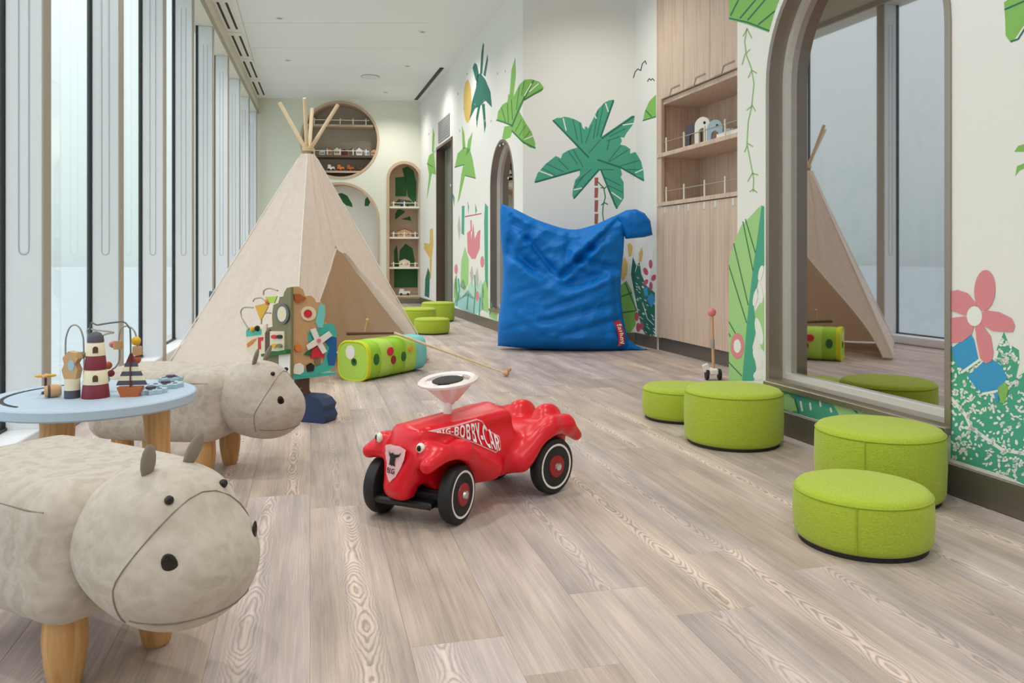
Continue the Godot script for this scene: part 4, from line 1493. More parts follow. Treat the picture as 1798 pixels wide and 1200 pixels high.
	path = smooth_path(path, 6)
	for i in path.size() - 1:
		var a: Vector3 = path[i]
		var c: Vector3 = path[i + 1]
		var wv := Vector3(0.026, 0.008, -0.01)
		for s in [0.0, 0.004]:
			var o := Vector3(0, 0, s)
			if s > 0:
				quad(st, c - wv + o, c + wv + o, a + wv + o, a - wv + o)
			else:
				quad(st, a - wv, a + wv, c + wv, c - wv)
		quad(st, c - wv, c - wv + Vector3(0, 0, 0.004), a - wv + Vector3(0, 0, 0.004), a - wv)
		quad(st, a + wv, a + wv + Vector3(0, 0, 0.004), c + wv + Vector3(0, 0, 0.004), c + wv)
	part(st, "label", M.red_paint, b)
	var tm := text_mesh("fatboy", 0.052)
	var bs := Basis(Vector3.BACK, deg_to_rad(-78))
	var tx := inst(tm, "lettering", b, Transform3D(bs, path[path.size() / 2] + Vector3(-0.002, 0.0, 0.008)))
	tx.set_surface_override_material(0, M.white_paint)

func text_mesh(s: String, h: float, depth := 0.001) -> TextMesh:
	var f := SystemFont.new()
	f.font_names = PackedStringArray(["Droid Sans"])
	f.font_weight = 800
	var tm := TextMesh.new()
	tm.text = s
	tm.font = f
	tm.font_size = 64
	tm.pixel_size = h / 64.0
	tm.depth = depth
	tm.curve_step = 2.0
	return tm

# ------------------------------------------------------------------------------------------------------------ ottomans
func make_ottoman(r: float, h: float) -> Array:
	var st := S()
	lathe(st, [[0.0, 0.0], [r * 0.93, 0.0], [r * 0.93, 0.014]], 40)
	var base := st
	st = S()
	lathe(st, [[r * 0.9, 0.012], [r - 0.012, 0.012], [r - 0.004, 0.018], [r, 0.032], [r + 0.0025, h * 0.5], [r + 0.001, h - 0.03], [r - 0.003, h - 0.013], [r - 0.010, h - 0.004], [r - 0.022, h], [r * 0.5, h + 0.004], [0.0, h + 0.005]], 64)
	return [base, st]

func build_ottomans() -> void:
	var list := [
		[0.921, 2.10, 0.170, 0.15, 2.05, "low green fabric pouf in front, nearest to the viewer"],
		[1.150, 2.50, 0.188, 0.22, 2.2, "tall green fabric pouf under the arched window, behind the nearest low one"],
		[0.892, 3.218, 0.192, 0.22, 0.2, "tall green fabric pouf beside the banana leaf pillar"],
		[0.778, 3.70, 0.170, 0.15, -0.6, "low green fabric pouf half hidden behind the tall one by the pillar"],
		[-0.854, 9.2, 0.190, 0.22, 0.5, "tall green fabric pouf at the far mural wall beside the door"],
		[-0.966, 8.15, 0.190, 0.22, 0.5, "tall green fabric pouf just right of the tent, in the far group"],
		[-0.775, 7.72, 0.170, 0.15, 0.5, "low green fabric pouf at the front of the far group"]]
	for o in list:
		var t := thing("ottoman", o[5], "ottoman", at(Vector3(o[0], 0, -o[1])), "green round poufs")
		var ms := make_ottoman(o[2], o[3])
		part(ms[0], "base", M.dark, t)
		part(ms[1], "cover", M.ottoman_fabric, t)
		var st := S(true)
		tube(st, circle_path(Vector3(0, o[3] - 0.016, 0), o[2] - 0.001, 64), 0.0022, 6, true)
		part(st, "top_seam", M.piping, t)
		st = S(true)
		var a: float = o[4]
		var q := []
		for k in 9:
			var rr: float = o[2] + 0.0005 + 0.0025 * sin(PI * k / 8.0)
			q.append(Vector3(cos(a) * rr, 0.02 + (o[3] - 0.035) * k / 8.0, sin(a) * rr))
		tube(st, q, 0.0022, 6)
		part(st, "side_seam", M.piping, t)

# ---------------------------------------------------------------------------------------------------------- ride-on car
const RA := 0.088      # rear wheel radius
const FA := 0.083      # front wheel radius
const WB := 0.44

func car_sdf(p: Vector3) -> float:
	var q := Vector3(p.x, p.y, absf(p.z))
	# bonnet: a box that narrows and sinks towards the nose, and a tub below
	var f := clampf((q.x - 0.13) / 0.36, 0.0, 1.0)
	var hz := q.z / lerpf(1.12, 0.86, f)
	var d := sd_box(Vector3(q.x - 0.315, q.y - lerpf(0.207, 0.190, f), hz), Vector3(0.185, 0.076, 0.078), 0.024) * 0.9
	d = smin(d, sd_cone(q, Vector3(0.16, 0.268, 0.0), Vector3(0.46, 0.238, 0.0), 0.018, 0.018), 0.05)
	d = smin(d, sd_box(q - Vector3(0.20, 0.140, 0), Vector3(0.24, 0.062, 0.095), 0.035), 0.045)
	d = smin(d, sd_box(q - Vector3(-0.02, 0.165, 0), Vector3(0.10, 0.055, 0.10), 0.04), 0.03)
	# prow of the nose with its chin
	d = smin(d, sd_cone(q, Vector3(0.490, 0.205, 0.0), Vector3(0.512, 0.105, 0.0), 0.042, 0.034), 0.035)
	d = smin(d, sd_box(q - Vector3(0.510, 0.092, 0), Vector3(0.024, 0.016, 0.044), 0.012), 0.02)
	# front mudguards
	d = smin(d, sd_cone(q, Vector3(0.520, 0.184, 0.128), Vector3(0.470, 0.203, 0.120), 0.021, 0.028), 0.018)
	d = smin(d, sd_cone(q, Vector3(0.470, 0.203, 0.120), Vector3(0.385, 0.195, 0.115), 0.027, 0.031), 0.016)
	d = smin(d, sd_cone(q, Vector3(0.495, 0.188, 0.095), Vector3(0.385, 0.185, 0.085), 0.026, 0.028), 0.02)
	d = smin(d, sd_cone(q, Vector3(0.482, 0.190, 0.058), Vector3(0.518, 0.108, 0.018), 0.030, 0.024), 0.025)
	d = smin(d, sd_cone(q, Vector3(0.385, 0.195, 0.115), Vector3(0.25, 0.125, 0.098), 0.031, 0.036), 0.03)
	# rear mudguards
	d = smin(d, sd_cone(q, Vector3(-0.122, 0.165, 0.122), Vector3(-0.065, 0.207, 0.122), 0.019, 0.030), 0.018)
	d = smin(d, sd_cone(q, Vector3(-0.065, 0.207, 0.122), Vector3(0.02, 0.212, 0.122), 0.030, 0.032), 0.018)
	d = smin(d, sd_cone(q, Vector3(0.02, 0.212, 0.122), Vector3(0.13, 0.125, 0.108), 0.032, 0.036), 0.03)
	# two humps behind the seat
	d = smin(d, sd_ell(q - Vector3(-0.050, 0.222, 0.056), Vector3(0.060, 0.046, 0.040)), 0.022)
	# headlamp bulges
	d = smin(d, sd_ell(q - Vector3(0.482, 0.220, 0.094), Vector3(0.034, 0.022, 0.022)), 0.016)
	# seat hollow
	var seat := sd_ell(q - Vector3(0.062, 0.325, 0), Vector3(0.088, 0.105, 0.22))
	d = -smin(-d, seat, 0.025)
	# wheel arches
	for w in [[0.0, RA, 0.100], [WB, FA, 0.104]]:
		var c := maxf(Vector2(q.x - w[0], q.y - w[1]).length() - w[2], 0.070 - q.z)
		d = -smin(-d, c, 0.008)
	return d

func drape_side(x: float, y: float) -> Vector3:     # on the car's near side
	var z := -0.20
	while z < -0.02 and car_sdf(Vector3(x, y, z)) > 0.0:
		z += 0.003
	var a := z - 0.003
	for k in 6:
		var m := (a + z) / 2
		if car_sdf(Vector3(x, y, m)) > 0.0:
			a = m
		else:
			z = m
	return Vector3(x, y, z - 0.0016)

func drape_front(y: float, z: float) -> Vector3:
	var x := 0.62
	while x > 0.40 and car_sdf(Vector3(x, y, z)) > 0.0:
		x -= 0.002
	var xc := 0.62
	while xc > 0.40 and car_sdf(Vector3(xc, y, 0.0)) > 0.0:
		xc -= 0.002
	return Vector3(maxf(x, xc - 0.007) + 0.003, y, z)

func draped(called: String, poly: PackedVector2Array, f: Callable, m: Material, parent: Node, lift: Vector3, step := 0.012) -> void:
	# a sticker: the polygon cut into small cells, each corner laid on the body
	var lo := poly[0]
	var hi := poly[0]
	for p in poly:
		lo = lo.min(p)
		hi = hi.max(p)
	var st := S(true)
	var nx := int(ceil((hi.x - lo.x) / step))
	var ny := int(ceil((hi.y - lo.y) / step))
	var memo := {}
	for i in nx:
		for j in ny:
			var a := lo + Vector2(i, j) * step
			var cell := PackedVector2Array([a, a + Vector2(step, 0), a + Vector2(step, step), a + Vector2(0, step)])
			for q in Geometry2D.intersect_polygons(poly, cell):
				var ix := Geometry2D.triangulate_polygon(q)
				for k in ix:
					var key := Vector2i(q[k] * 50000.0)
					if not memo.has(key):
						memo[key] = f.call(q[k].x, q[k].y) + lift
				for k in range(0, ix.size(), 3):
					var t := []
					for e in 3:
						t.append(memo[Vector2i(q[ix[k + e]] * 50000.0)])
					tri(st, t[0], t[1], t[2])
	part(st, called, m, parent)

func draped_text(called: String, s: String, h: float, place: Callable, m: Material, parent: Node) -> void:
	var tm := text_mesh(s, h, 0.0)
	var arr := tm.get_mesh_arrays()
	var vs: PackedVector3Array = arr[Mesh.ARRAY_VERTEX]
	var ix: PackedInt32Array = arr[Mesh.ARRAY_INDEX]
	var st := S()
	var ab := tm.get_aabb()
	if ix.is_empty():
		for k in vs.size():
			ix.append(k)
	for k in range(0, ix.size(), 3):
		var t := []
		for e in 3:
			var v := vs[ix[k + e]]
			t.append(place.call((v.x - ab.position.x) / ab.size.x, (v.y - ab.position.y) / ab.size.y))
		st.add_vertex(t[0]); st.add_vertex(t[1]); st.add_vertex(t[2])
	part(st, called, m, parent)

func build_car() -> void:
	var fw := Vector3(-0.688, 0, 0.726).normalized()
	var T := frame(Vector3(0.037, 0, -2.608), fw)
	var c := thing("ride_on_car", "red plastic ride-on toy car with white steering wheel in the middle of the floor", "toy car", T)
	var st := S(true)
	nets(st, car_sdf, Vector3(-0.16, 0.06, -0.17), Vector3(0.585, 0.30, 0.17), 0.0068)
	var body := part(st, "body", M.red_plastic, c)
	# side sticker with outlined lettering, on the near side
	var sp := func(px, py):
		var p := onp(T, px, py, -0.112)
		return Vector2(p.x, p.y)
	var out := PackedVector2Array()
	for q in [[771, 762], [815, 751], [853, 739], [860, 742], [868, 757], [885, 768], [883, 790], [871, 796], [833, 777], [806, 767]]:
		out.append(sp.call(q[0], q[1]))
	draped("side_sticker_edge", out, drape_side, M.sticker_pink, body, Vector3.ZERO)
	var inn := Geometry2D.offset_polygon(out, -0.0035)
	if inn.size():
		draped("side_sticker", inn[0], drape_side, M.red_plastic, body, Vector3(0, 0, -0.0014))
	var lower: Array = []
	var upper: Array = []
	for q in [[783, 764], [808, 766], [834, 775], [858, 787], [879, 792]]:
		lower.append(sp.call(q[0], q[1]))
	for q in [[783, 761], [810, 754], [835, 747], [857, 744], [882, 770]]:
		upper.append(sp.call(q[0], q[1]))
	var pick := func(a: Array, f: float) -> Vector2:
		var i := mini(int(f * 4), 3)
		return (a[i] as Vector2).lerp(a[i + 1], f * 4 - i)
	var place := func(a, b):
		var p: Vector2 = pick.call(lower, a).lerp(pick.call(upper, a), b)
		return drape_side(p.x, p.y) + Vector3(0, 0, -0.0055)
	draped_text("side_lettering", "BIG-BOBBY-CAR", 0.03, place, M.sticker_white, body)
	# shield on the nose
	var sh := PackedVector2Array([Vector2(0.215, -0.045), Vector2(0.222, -0.02), Vector2(0.222, 0.02), Vector2(0.215, 0.045), Vector2(0.19, 0.042), Vector2(0.14, 0.020), Vector2(0.122, 0.0), Vector2(0.14, -0.020), Vector2(0.19, -0.042)])
	draped("nose_shield", sh, drape_front, M.sticker_pink, body, Vector3.ZERO, 0.008)
	var bull := PackedVector2Array()
	for q in [[0.208, -0.030], [0.200, -0.022], [0.199, -0.008], [0.203, 0.0], [0.199, 0.008], [0.200, 0.022], [0.208, 0.030], [0.194, 0.022], [0.190, 0.012], [0.176, 0.011], [0.166, 0.014], [0.170, 0.004], [0.166, 0.0], [0.170, -0.004], [0.166, -0.014], [0.176, -0.011], [0.190, -0.012], [0.194, -0.022]]:
		bull.append(Vector2(q[0], q[1]))
	draped("bull_emblem", bull, drape_front, M.dark, body, Vector3(0.002, 0, 0), 0.006)
	var pf2 := func(a, b): return drape_front(0.147 + 0.014 * b, lerpf(0.016, -0.016, a)) + Vector3(0.0035, 0, 0)
	draped_text("nose_lettering", "BIG", 0.02, pf2, M.dark, body)
	# eyes
	for s in [-1, 1]:
		st = S()
		ball(st, Vector3.ZERO, Vector3(0.010, 0.0145, 0.0135), 16)
		var e := part(st, "eye", M.eye_white, c, Transform3D(Basis(Vector3.UP, -s * 0.45), Vector3(0.512, 0.226, s * 0.092)))
		st = S()
		ball(st, Vector3(0.008, 0.001, 0.002), Vector3(0.005, 0.0085, 0.007), 12)
		part(st, "pupil", M.eye_black, e)
	# wheels
	var Rw := Basis(Vector3.RIGHT, PI / 2)
	var steer := Basis(Vector3.UP, deg_to_rad(19.0))
	var fa := Vector3(WB, FA, 0)
	for w in [[0.0, RA, 1], [0.0, RA, -1], [WB, FA, 1], [WB, FA, -1]]:
		var r: float = w[1]
		var s: float = w[2]
		var pos := Vector3(w[0], r, s * 0.122)
		var B := Basis()
		if w[0] > 0:
			pos = fa + steer * Vector3(0, 0, s * 0.122)
			B = steer
		st = S()
		lathe(st, [[0.02, -0.020], [r - 0.012, -0.020], [r - 0.004, -0.017], [r - 0.0005, -0.010], [r, 0.0], [r - 0.0005, 0.010], [r - 0.004, 0.017], [r - 0.012, 0.020], [0.02, 0.020]], 40, Transform3D(Rw, Vector3.ZERO))
		var wh := part(st, "wheel", M.tyre, c, Transform3D(B, pos))
		st = S()
		lathe(st, [[r * 0.72, 0.0200], [r * 0.79, 0.0212], [r * 0.80, 0.0195]], 40, Transform3D(Basis(Vector3.RIGHT, PI / 2 * s), Vector3.ZERO))
		part(st, "white_ring", M.sticker_white, wh)
		st = S()
		lathe(st, [[r * 0.40, 0.019], [r * 0.38, 0.024], [r * 0.16, 0.026], [0.0, 0.026]], 28, Transform3D(Basis(Vector3.RIGHT, PI / 2 * s), Vector3.ZERO))
		var hub := part(st, "hub", M.dark_red, wh)
		st = S()
		lathe(st, [[0.013, 0.025], [0.011, 0.032], [0.0, 0.034]], 16, Transform3D(Basis(Vector3.RIGHT, PI / 2 * s), Vector3.ZERO))
		part(st, "hub_cap", M.chrome, hub)
	box("front_axle", fa + Vector3(0.01, -0.015, 0), Vector3(0.045, 0.05, 0.19), M.black_plastic, c, 0.008, steer)
	box("axle_skid", fa + Vector3(0.05, -0.025, 0), Vector3(0.05, 0.02, 0.19), M.black_plastic, c, 0.006, steer)
	st = S(true)
	tube(st, [Vector3(0, RA, -0.11), Vector3(0, RA, 0.11)], 0.008, 10)
	part(st, "rear_axle", M.black_plastic, c)
	# steering column and wheel
	st = S()
	lathe(st, [[0.020, 0.0], [0.017, 0.01], [0.012, 0.02], [0.012, 0.075]], 18)
	part(st, "steering_column", M.white_plastic, c, Transform3D(Basis(Vector3.BACK, 0.12), Vector3(0.335, 0.262, 0)))
	var sw := Node3D.new()
	sw.name = "steering_wheel"
	sw.transform = Transform3D(Basis(Vector3.BACK, -0.13), Vector3(0.330, 0.374, 0))
	c.add_child(sw)
	st = S()
	ring_loft(st, [[0.072, 0.0, 0.004], [0.088, 0.001, 0.010], [0.090, 0.008, 0.012], [0.082, 0.014, 0.010], [0.068, 0.010, 0.004], [0.066, 0.002, 0.002], [0.072, 0.0, 0.004]])
	part(st, "rim", M.white_plastic, sw)
	for k in 3:
		var a := TAU * k / 3 + 0.5
		var dd := Vector3(cos(a), 0, sin(a))
		var nn := Vector3(-sin(a), 0, cos(a))
		st = S()
		var p0 := dd * 0.082 + Vector3(0, 0.008, 0)
		var p1 := dd * 0.030 + Vector3(0, 0.006, 0)
		var p2 := dd * 0.008 + Vector3(0, -0.060, 0)
		var p3 := dd * 0.022 + Vector3(0, -0.055, 0)
		var w0 := nn * 0.034
		var w1 := nn * 0.011
		face(st, [p0 - w0, p0 + w0, p1 + w0 * 0.8, p1 - w0 * 0.8], Vector3(0, -0.05, 0))
		face(st, [p0 - w0, p0 + w0, p3 + w1, p3 - w1], Vector3.ZERO)
		face(st, [p1 - w0 * 0.8, p1 + w0 * 0.8, p2 + w1, p2 - w1], dd * 0.05)
		face(st, [p0 + w0, p1 + w0 * 0.8, p2 + w1, p3 + w1], Vector3(0, -0.02, 0))
		face(st, [p0 - w0, p1 - w0 * 0.8, p2 - w1, p3 - w1], Vector3(0, -0.02, 0))
		part(st, "spoke", M.white_plastic, sw)
	st = S()
	lathe(st, [[0.046, 0.0], [0.047, 0.009], [0.040, 0.012], [0.0, 0.010]], 28)
	part(st, "horn_pad", M.dark, sw)
	st = S()
	lathe(st, [[0.012, -0.065], [0.020, -0.050], [0.046, 0.0]], 20)
	part(st, "boss", M.white_plastic, sw)

func ring_loft(st: SurfaceTool, prof: Array) -> void:   # a closed ring profile turned round y
	var p := []
	for q in prof:
		p.append([q[0], q[1]])
	lathe(st, p, 44)

# ------------------------------------------------------------------------------------------------------------- hippos
func hippo_body(p: Vector3) -> float:
	var d := sd_box(p - Vector3(-0.03, 0.243, 0), Vector3(0.245, 0.118, 0.165), 0.062)
	# slightly domed seat
	return d - 0.004 * sin(clampf((p.x + 0.27) / 0.5, 0, 1) * PI)

func hippo_head(p: Vector3) -> float:
	var d := sd_ell(p - Vector3(0.245, 0.262, 0), Vector3(0.115, 0.122, 0.138))
	d = smin(d, sd_ell(p - Vector3(0.335, 0.222, 0), Vector3(0.105, 0.100, 0.128)), 0.07)
	d = smin(d, sd_ell(p - Vector3(0.30, 0.325, 0), Vector3(0.070, 0.048, 0.085)), 0.05)
	return d

func on_head(dir: Vector3) -> Vector3:
	var o := Vector3(0.28, 0.25, 0)
	dir = dir.normalized()
	var t := 0.04
	while t < 0.3 and hippo_head(o + dir * t) < 0.0:
		t += 0.002
	return o + dir * t

func build_hippos() -> void:
	var st := S(true)
	nets(st, hippo_body, Vector3(-0.31, 0.10, -0.20), Vector3(0.25, 0.39, 0.20), 0.0115)
	var ax1 := Vector3(0.87, 0, 0.49).normalized()
	var T1 := frame(Vector3(-0.846, 0, -1.529), ax1)
	var h := thing("hippo_stool", "greige suede hippo stool in the near left corner, cut by the frame", "stool", T1, "hippo shaped stools")
	part(st, "body", M.suede, h)
	for sd in [-1.0, 1.0]:     # stitched edge of the seat cushion
		var e := []
		for k in 25:
			var q := Vector3(-0.255 + 0.43 * k / 24.0, 0.328, sd * 0.2)
			while absf(q.z) > 0.02 and hippo_body(q) > 0.0:
				q.z -= sd * 0.002
			e.append(q)
		st = S(true)
		tube(st, e, 0.0016, 6)
		part(st, "seat_seam", M.seam, h)
	var hd := Node3D.new()
	hd.name = "head"
	hd.transform = Transform3D(Basis(Vector3.UP, deg_to_rad(0.0)), Vector3(0.0, 0, 0))
	h.add_child(hd)
	st = S(true)
	nets(st, hippo_head, Vector3(0.10, 0.09, -0.18), Vector3(0.47, 0.42, 0.18), 0.0085)
	part(st, "skin", M.suede, hd)
	for s in [-1.0, 1.0]:
		var p := on_head(Vector3(0.62, 0.80, s * 0.44))
		st = S()
		ball(st, p, Vector3.ONE * 0.0078, 14)
		part(st, "eye", M.eye_black, hd)
		var q := on_head(Vector3(0.86, 0.10, s * 0.62))
		st = S()
		ball(st, Vector3(-0.001, 0, 0), Vector3(0.004, 0.018, 0.012), 16)
		part(st, "nostril", M.eye_black, hd, Transform3D(Basis(Vector3.UP, -s * 0.62) * Basis(Vector3.RIGHT, s * 0.35), q))
		st = S()
		ball(st, Vector3(0, 0.026, 0), Vector3(0.007, 0.036, 0.015), 14)
		part(st, "ear", M.ear_suede, hd, Transform3D(Basis(Vector3.RIGHT, s * 0.22) * Basis(Vector3.BACK, -0.35), on_head(Vector3(0.02, 1.0, s * 0.30)) - Vector3(0, 0.006, 0)))
		# cheek seam from the brow down to the jaw
		var path := []
		for k in 13:
			var f := k / 12.0
			path.append(on_head(Vector3(lerpf(0.55, 0.12, pow(f, 0.7)) + 0.25 * f * f, lerpf(0.62, -0.75, f), s * lerpf(0.0, 0.95, minf(1.0, f * 1.8)))))
		st = S(true)
		tube(st, path, 0.0011, 6)
		part(st, "face_seam", M.seam, hd)
	st = S(true)
	var mouth := []
	for k in 21:
		var a := lerpf(-1.1, 1.1, k / 20.0)
		mouth.append(on_head(Vector3(cos(a), -0.62, sin(a))))
	tube(st, mouth, 0.0011, 6)
	part(st, "mouth_seam", M.seam, hd)
	for x in [-0.17, 0.13]:
		for z in [-0.09, 0.09]:
			st = S()
			lathe(st, [[0.0, 0.0], [0.021, 0.0], [0.026, 0.006], [0.034, 0.05], [0.037, 0.085], [0.035, 0.12], [0.031, 0.15]], 24)
			part(st, "leg", M.leg_wood, h, at(Vector3(x, 0, z)))
	var T2 := frame(Vector3(-1.16, 0, -2.81), Vector3(0.99, 0, 0.13))
	var h2 := copy(h, "hippo_stool", T2, "greige suede hippo stool behind the blue toy table, seen from the side", "hippo shaped stools")
	(h2.get_node("head") as Node3D).rotation.y = 0.0

# -------------------------------------------------------------------------------------------------------- toy table
func build_table() -> void:
	var Y := 0.40
	var c := pf(166, 692, Y)
	var t := thing("toy_table", "round pale blue activity table on tapered wooden legs by the window", "table", at(Vector3(c.x, 0, c.z)))
	var r := 0.241
	var st := S()
	lathe(st, [[0.0, Y - 0.026], [r - 0.004, Y - 0.026], [r, Y - 0.022], [r, Y - 0.003], [r - 0.003, Y], [0.0, Y]], 64)
	part(st, "top", M.table_blue, t)
	for l in [[-0.02, 0.14], [0.165, 0.02], [-0.145, -0.12]]:
		var p0 := Vector3(l[0] * 1.12, 0, l[1] * 1.12)
		var p1 := Vector3(l[0], Y - 0.026, l[1])
		st = S()
		lathe(st, [[0.0, 0.0], [0.019, 0.0], [0.021, 0.004], [0.031, Y - 0.06], [0.034, Y - 0.026]], 20)
		var d := (p1 - p0).normalized()
		part(st, "leg", M.leg_wood, t, Transform3D(Basis(Quaternion(Vector3.UP, d)), p0))
	# printed track on the left of the top
	st = S()
	var pth := []
	for k in 15:
		var a := lerpf(2.0, 4.0, k / 14.0)
		pth.append(Vector3(cos(a) * 0.205, Y + 0.0012, sin(a) * 0.205))
	for k in 14:
		var a: Vector3 = pth[k]
		var b: Vector3 = pth[k + 1]
		quad(st, a * Vector3(0.955, 1, 0.955), a, b, b * Vector3(0.955, 1, 0.955))
	part(st, "painted_track", M.dark, t)
	# cogs at the right
	for g in [[291, 680, 0.046, M.pale_blue, "largest pale blue toy cog at the right edge of the blue table"], [265, 690, 0.040, M.table_blue, "light blue toy cog beside the toy boat"], [300, 669, 0.034, M.pale_blue, "small pale blue toy cog at the back of the blue table"]]:
		var p := pf(g[0], g[1], Y)
		var cog := thing("toy_cog", g[4], "toy", Transform3D(Basis(Vector3.RIGHT, -PI / 2), Vector3(p.x, Y + 0.0005, p.z)), "toy cogs on the blue table")
		st = S()
		var poly := PackedVector2Array()
		for k in 40:
			var a := TAU * k / 40
			poly.append(Vector2(cos(a), sin(a)) * (g[2] * (1.0 if k % 4 < 2 else 0.84)))
		prism(st, poly, 0.0, 0.010)
		part(st, "gear", g[3], cog)
		st = S()
		prism(st, disc(Vector2.ZERO, 0.012, 0.012), 0.010, 0.016)
		part(st, "axle", M.slate, cog)
		for k in 5:
			var a := TAU * k / 5
			st = S()
			prism(st, disc(Vector2(cos(a), sin(a)) * g[2] * 0.55, 0.006, 0.006, 12), 0.010, 0.0112)
			part(st, "hole", M.slate, cog)
	# lighthouse
	var p := pf(168, 698, Y)
	var o := thing("toy_lighthouse", "maroon and cream striped wooden lighthouse toy with grey dome", "toy", at(p))
	var hs := [[0.0, 0.034, M.maroon], [0.034, 0.036, M.cream], [0.070, 0.034, M.maroon], [0.104, 0.033, M.cream]]
	for b in hs:
		var r0: float = lerpf(0.032, 0.019, b[0] / 0.14)
		var r1: float = lerpf(0.032, 0.019, (b[0] + b[1]) / 0.14)
		st = S()
		lathe(st, [[0.0, b[0]], [r0, b[0]], [r0, b[0] + 0.002], [r1, b[0] + b[1] - 0.002], [r1 - 0.002, b[0] + b[1]], [0.0, b[0] + b[1]]], 28)
		var bd := part(st, "band", b[2], o)
		if b[2] == M.cream:
			st = S()
			prism(st, arch(0, 0.006, 0, 0.010, 0.0, 10), -0.004, 0.0012)
			var a := 0.45
			part(st, "arched_window", M.dark_wood, bd, at(Vector3(sin(a) * r0, b[0] + 0.008, cos(a) * r0) * Vector3(0.98, 1, 0.98), a))
	st = S()
	lathe(st, [[0.019, 0.137], [0.019, 0.142], [0.017, 0.152], [0.011, 0.160], [0.0, 0.164]], 24)
	part(st, "dome", M.slate, o)
	# helter-skelter pillar
	p = pf(127, 699, Y)
	o = thing("toy_pillar", "small cream peg toy with a carved wooden top, left of the lighthouse", "toy", at(p))
	st = S()
	lathe(st, [[0.0, 0.0], [0.018, 0.0], [0.018, 0.020], [0.0, 0.020]], 22)
	part(st, "base", M.slate, o)
	st = S()
	lathe(st, [[0.0, 0.020], [0.018, 0.020], [0.0175, 0.048], [0.0, 0.048]], 22)
	part(st, "drum", M.cream, o)
	st = S()
	prism(st, PackedVector2Array([Vector2(-0.014, 0.048), Vector2(0.014, 0.048), Vector2(0.019, 0.070), Vector2(0.012, 0.085), Vector2(0.020, 0.098), Vector2(0.014, 0.112), Vector2(-0.004, 0.116), Vector2(-0.018, 0.100), Vector2(-0.014, 0.084), Vector2(-0.020, 0.070)]), -0.012, 0.012)
	part(st, "carved_top", M.toy_wood, o)
	st = S()
	prism(st, disc(Vector2(0.004, 0.082), 0.008, 0.014, 16), 0.0125, 0.0135)
	part(st, "painted_mirror", M.pale_blue, o)
	# small pieces at the left
	p = pf(93, 698, Y)
	o = thing("toy_barrel", "stubby wooden barrel toy lying on the table edge", "toy", at(p, 0.6))
	st = S()
	lathe(st, [[0.0, -0.018], [0.013, -0.018], [0.016, -0.005], [0.016, 0.005], [0.013, 0.018], [0.0, 0.018]], 20, Transform3D(Basis(Vector3.BACK, PI / 2), Vector3(0, 0.016, 0)))
	part(st, "barrel", M.toy_wood, o)
	st = S()
	lathe(st, [[0.0158, 0.006], [0.0162, 0.008], [0.0148, 0.012]], 20, Transform3D(Basis(Vector3.BACK, PI / 2), Vector3(0, 0.016, 0)))
	part(st, "hoop", M.dark_wood, o)
	p = pf(80, 692, Y)
	o = thing("toy_tree", "tiny wooden palm toy at the back left of the table", "toy", at(p))
	st = S()
	lathe(st, [[0.0, 0.0], [0.010, 0.0], [0.009, 0.006], [0.003, 0.008], [0.003, 0.045]], 12)
	part(st, "trunk", M.dark_wood, o)
	for k in 4:
		st = S()
		ball(st, Vector3(0.012, 0.046, 0), Vector3(0.013, 0.004, 0.006), 10)
		part(st, "leaf", M.toy_wood if k % 2 else M.yellow, o, at(Vector3.ZERO, k * PI / 2 + 0.4))
	# sailing boat
	p = pf(230, 696, Y)
	o = thing("toy_boat", "wooden sailing boat toy with a striped sail on the blue table", "toy", at(p, 0.15))
	st = S()
	prism(st, PackedVector2Array([Vector2(-0.020, 0), Vector2(0.020, 0), Vector2(0.028, 0.024), Vector2(-0.030, 0.024)]), -0.014, 0.014)
	part(st, "hull", M.orange_wood, o)
	for k in 7:
		var y0 := 0.028 + 0.0115 * k
		var f0 := 1.0 - k / 7.3
		var f1 := 1.0 - (k + 1) / 7.3
		st = S()
		prism(st, PackedVector2Array([Vector2(-0.034 * f0, y0), Vector2(0.038 * f0, y0), Vector2(0.038 * f1, y0 + 0.0115), Vector2(-0.034 * f1, y0 + 0.0115)]), -0.004, 0.004)
		part(st, "sail_stripe", M.maroon if k > 4 else (M.slate if k % 2 == 0 else M.cream), o)
	st = S(true)
	tube(st, [Vector3(0, 0.02, 0.006), Vector3(0, 0.105, 0.006)], 0.0018, 8)
	part(st, "mast", M.dark_wood, o)
	# bead maze of bent wires
	var zc := -c.z
	var maze := thing("bead_maze", "bent wire bead maze rising from the middle of the blue table", "toy", at(Vector3(c.x, Y + 0.0015, c.z)))
	var W = func(a: Array, z: float) -> Array:
		var q := []
		for i in range(0, a.size(), 2):
			q.append(pz(a[i], a[i + 1], z) - Vector3(c.x, Y, c.z))
		return q
	var w1: Array = W.call([116, 683, 115, 610, 117, 590, 123, 576, 131, 572, 139, 576, 145, 590, 147, 610, 148, 683], zc + 0.03)
	var w2: Array = W.call([157, 588, 158, 578, 172, 572, 205, 567, 218, 567, 226, 576, 229, 590, 230, 683], zc - 0.01)
	var w3: Array = W.call([230, 681, 241, 640, 241, 605, 236, 583, 225, 574, 213, 578, 209, 595, 210, 630, 204, 645, 194, 655, 186, 683], zc + 0.04)
	var w4: Array = W.call([156, 683, 155, 600, 154, 580, 168, 581, 200, 585, 182, 590, 172, 610, 171, 683], zc + 0.07)
	for w in [[w1, M.light_wire], [w2, M.grey_wire], [w3, M.light_wire], [w4, M.light_wire]]:
		var q: Array = w[0]
		q[0].y = 0.0
		q[-1].y = 0.0 if w[0] != w2 else q[-1].y
		if w[0] == w2:
			q[-1].y = 0.0
		st = S(true)
		tube(st, smooth_path(q, 5), 0.0022, 8)
		part(st, "wire", w[1], maze)
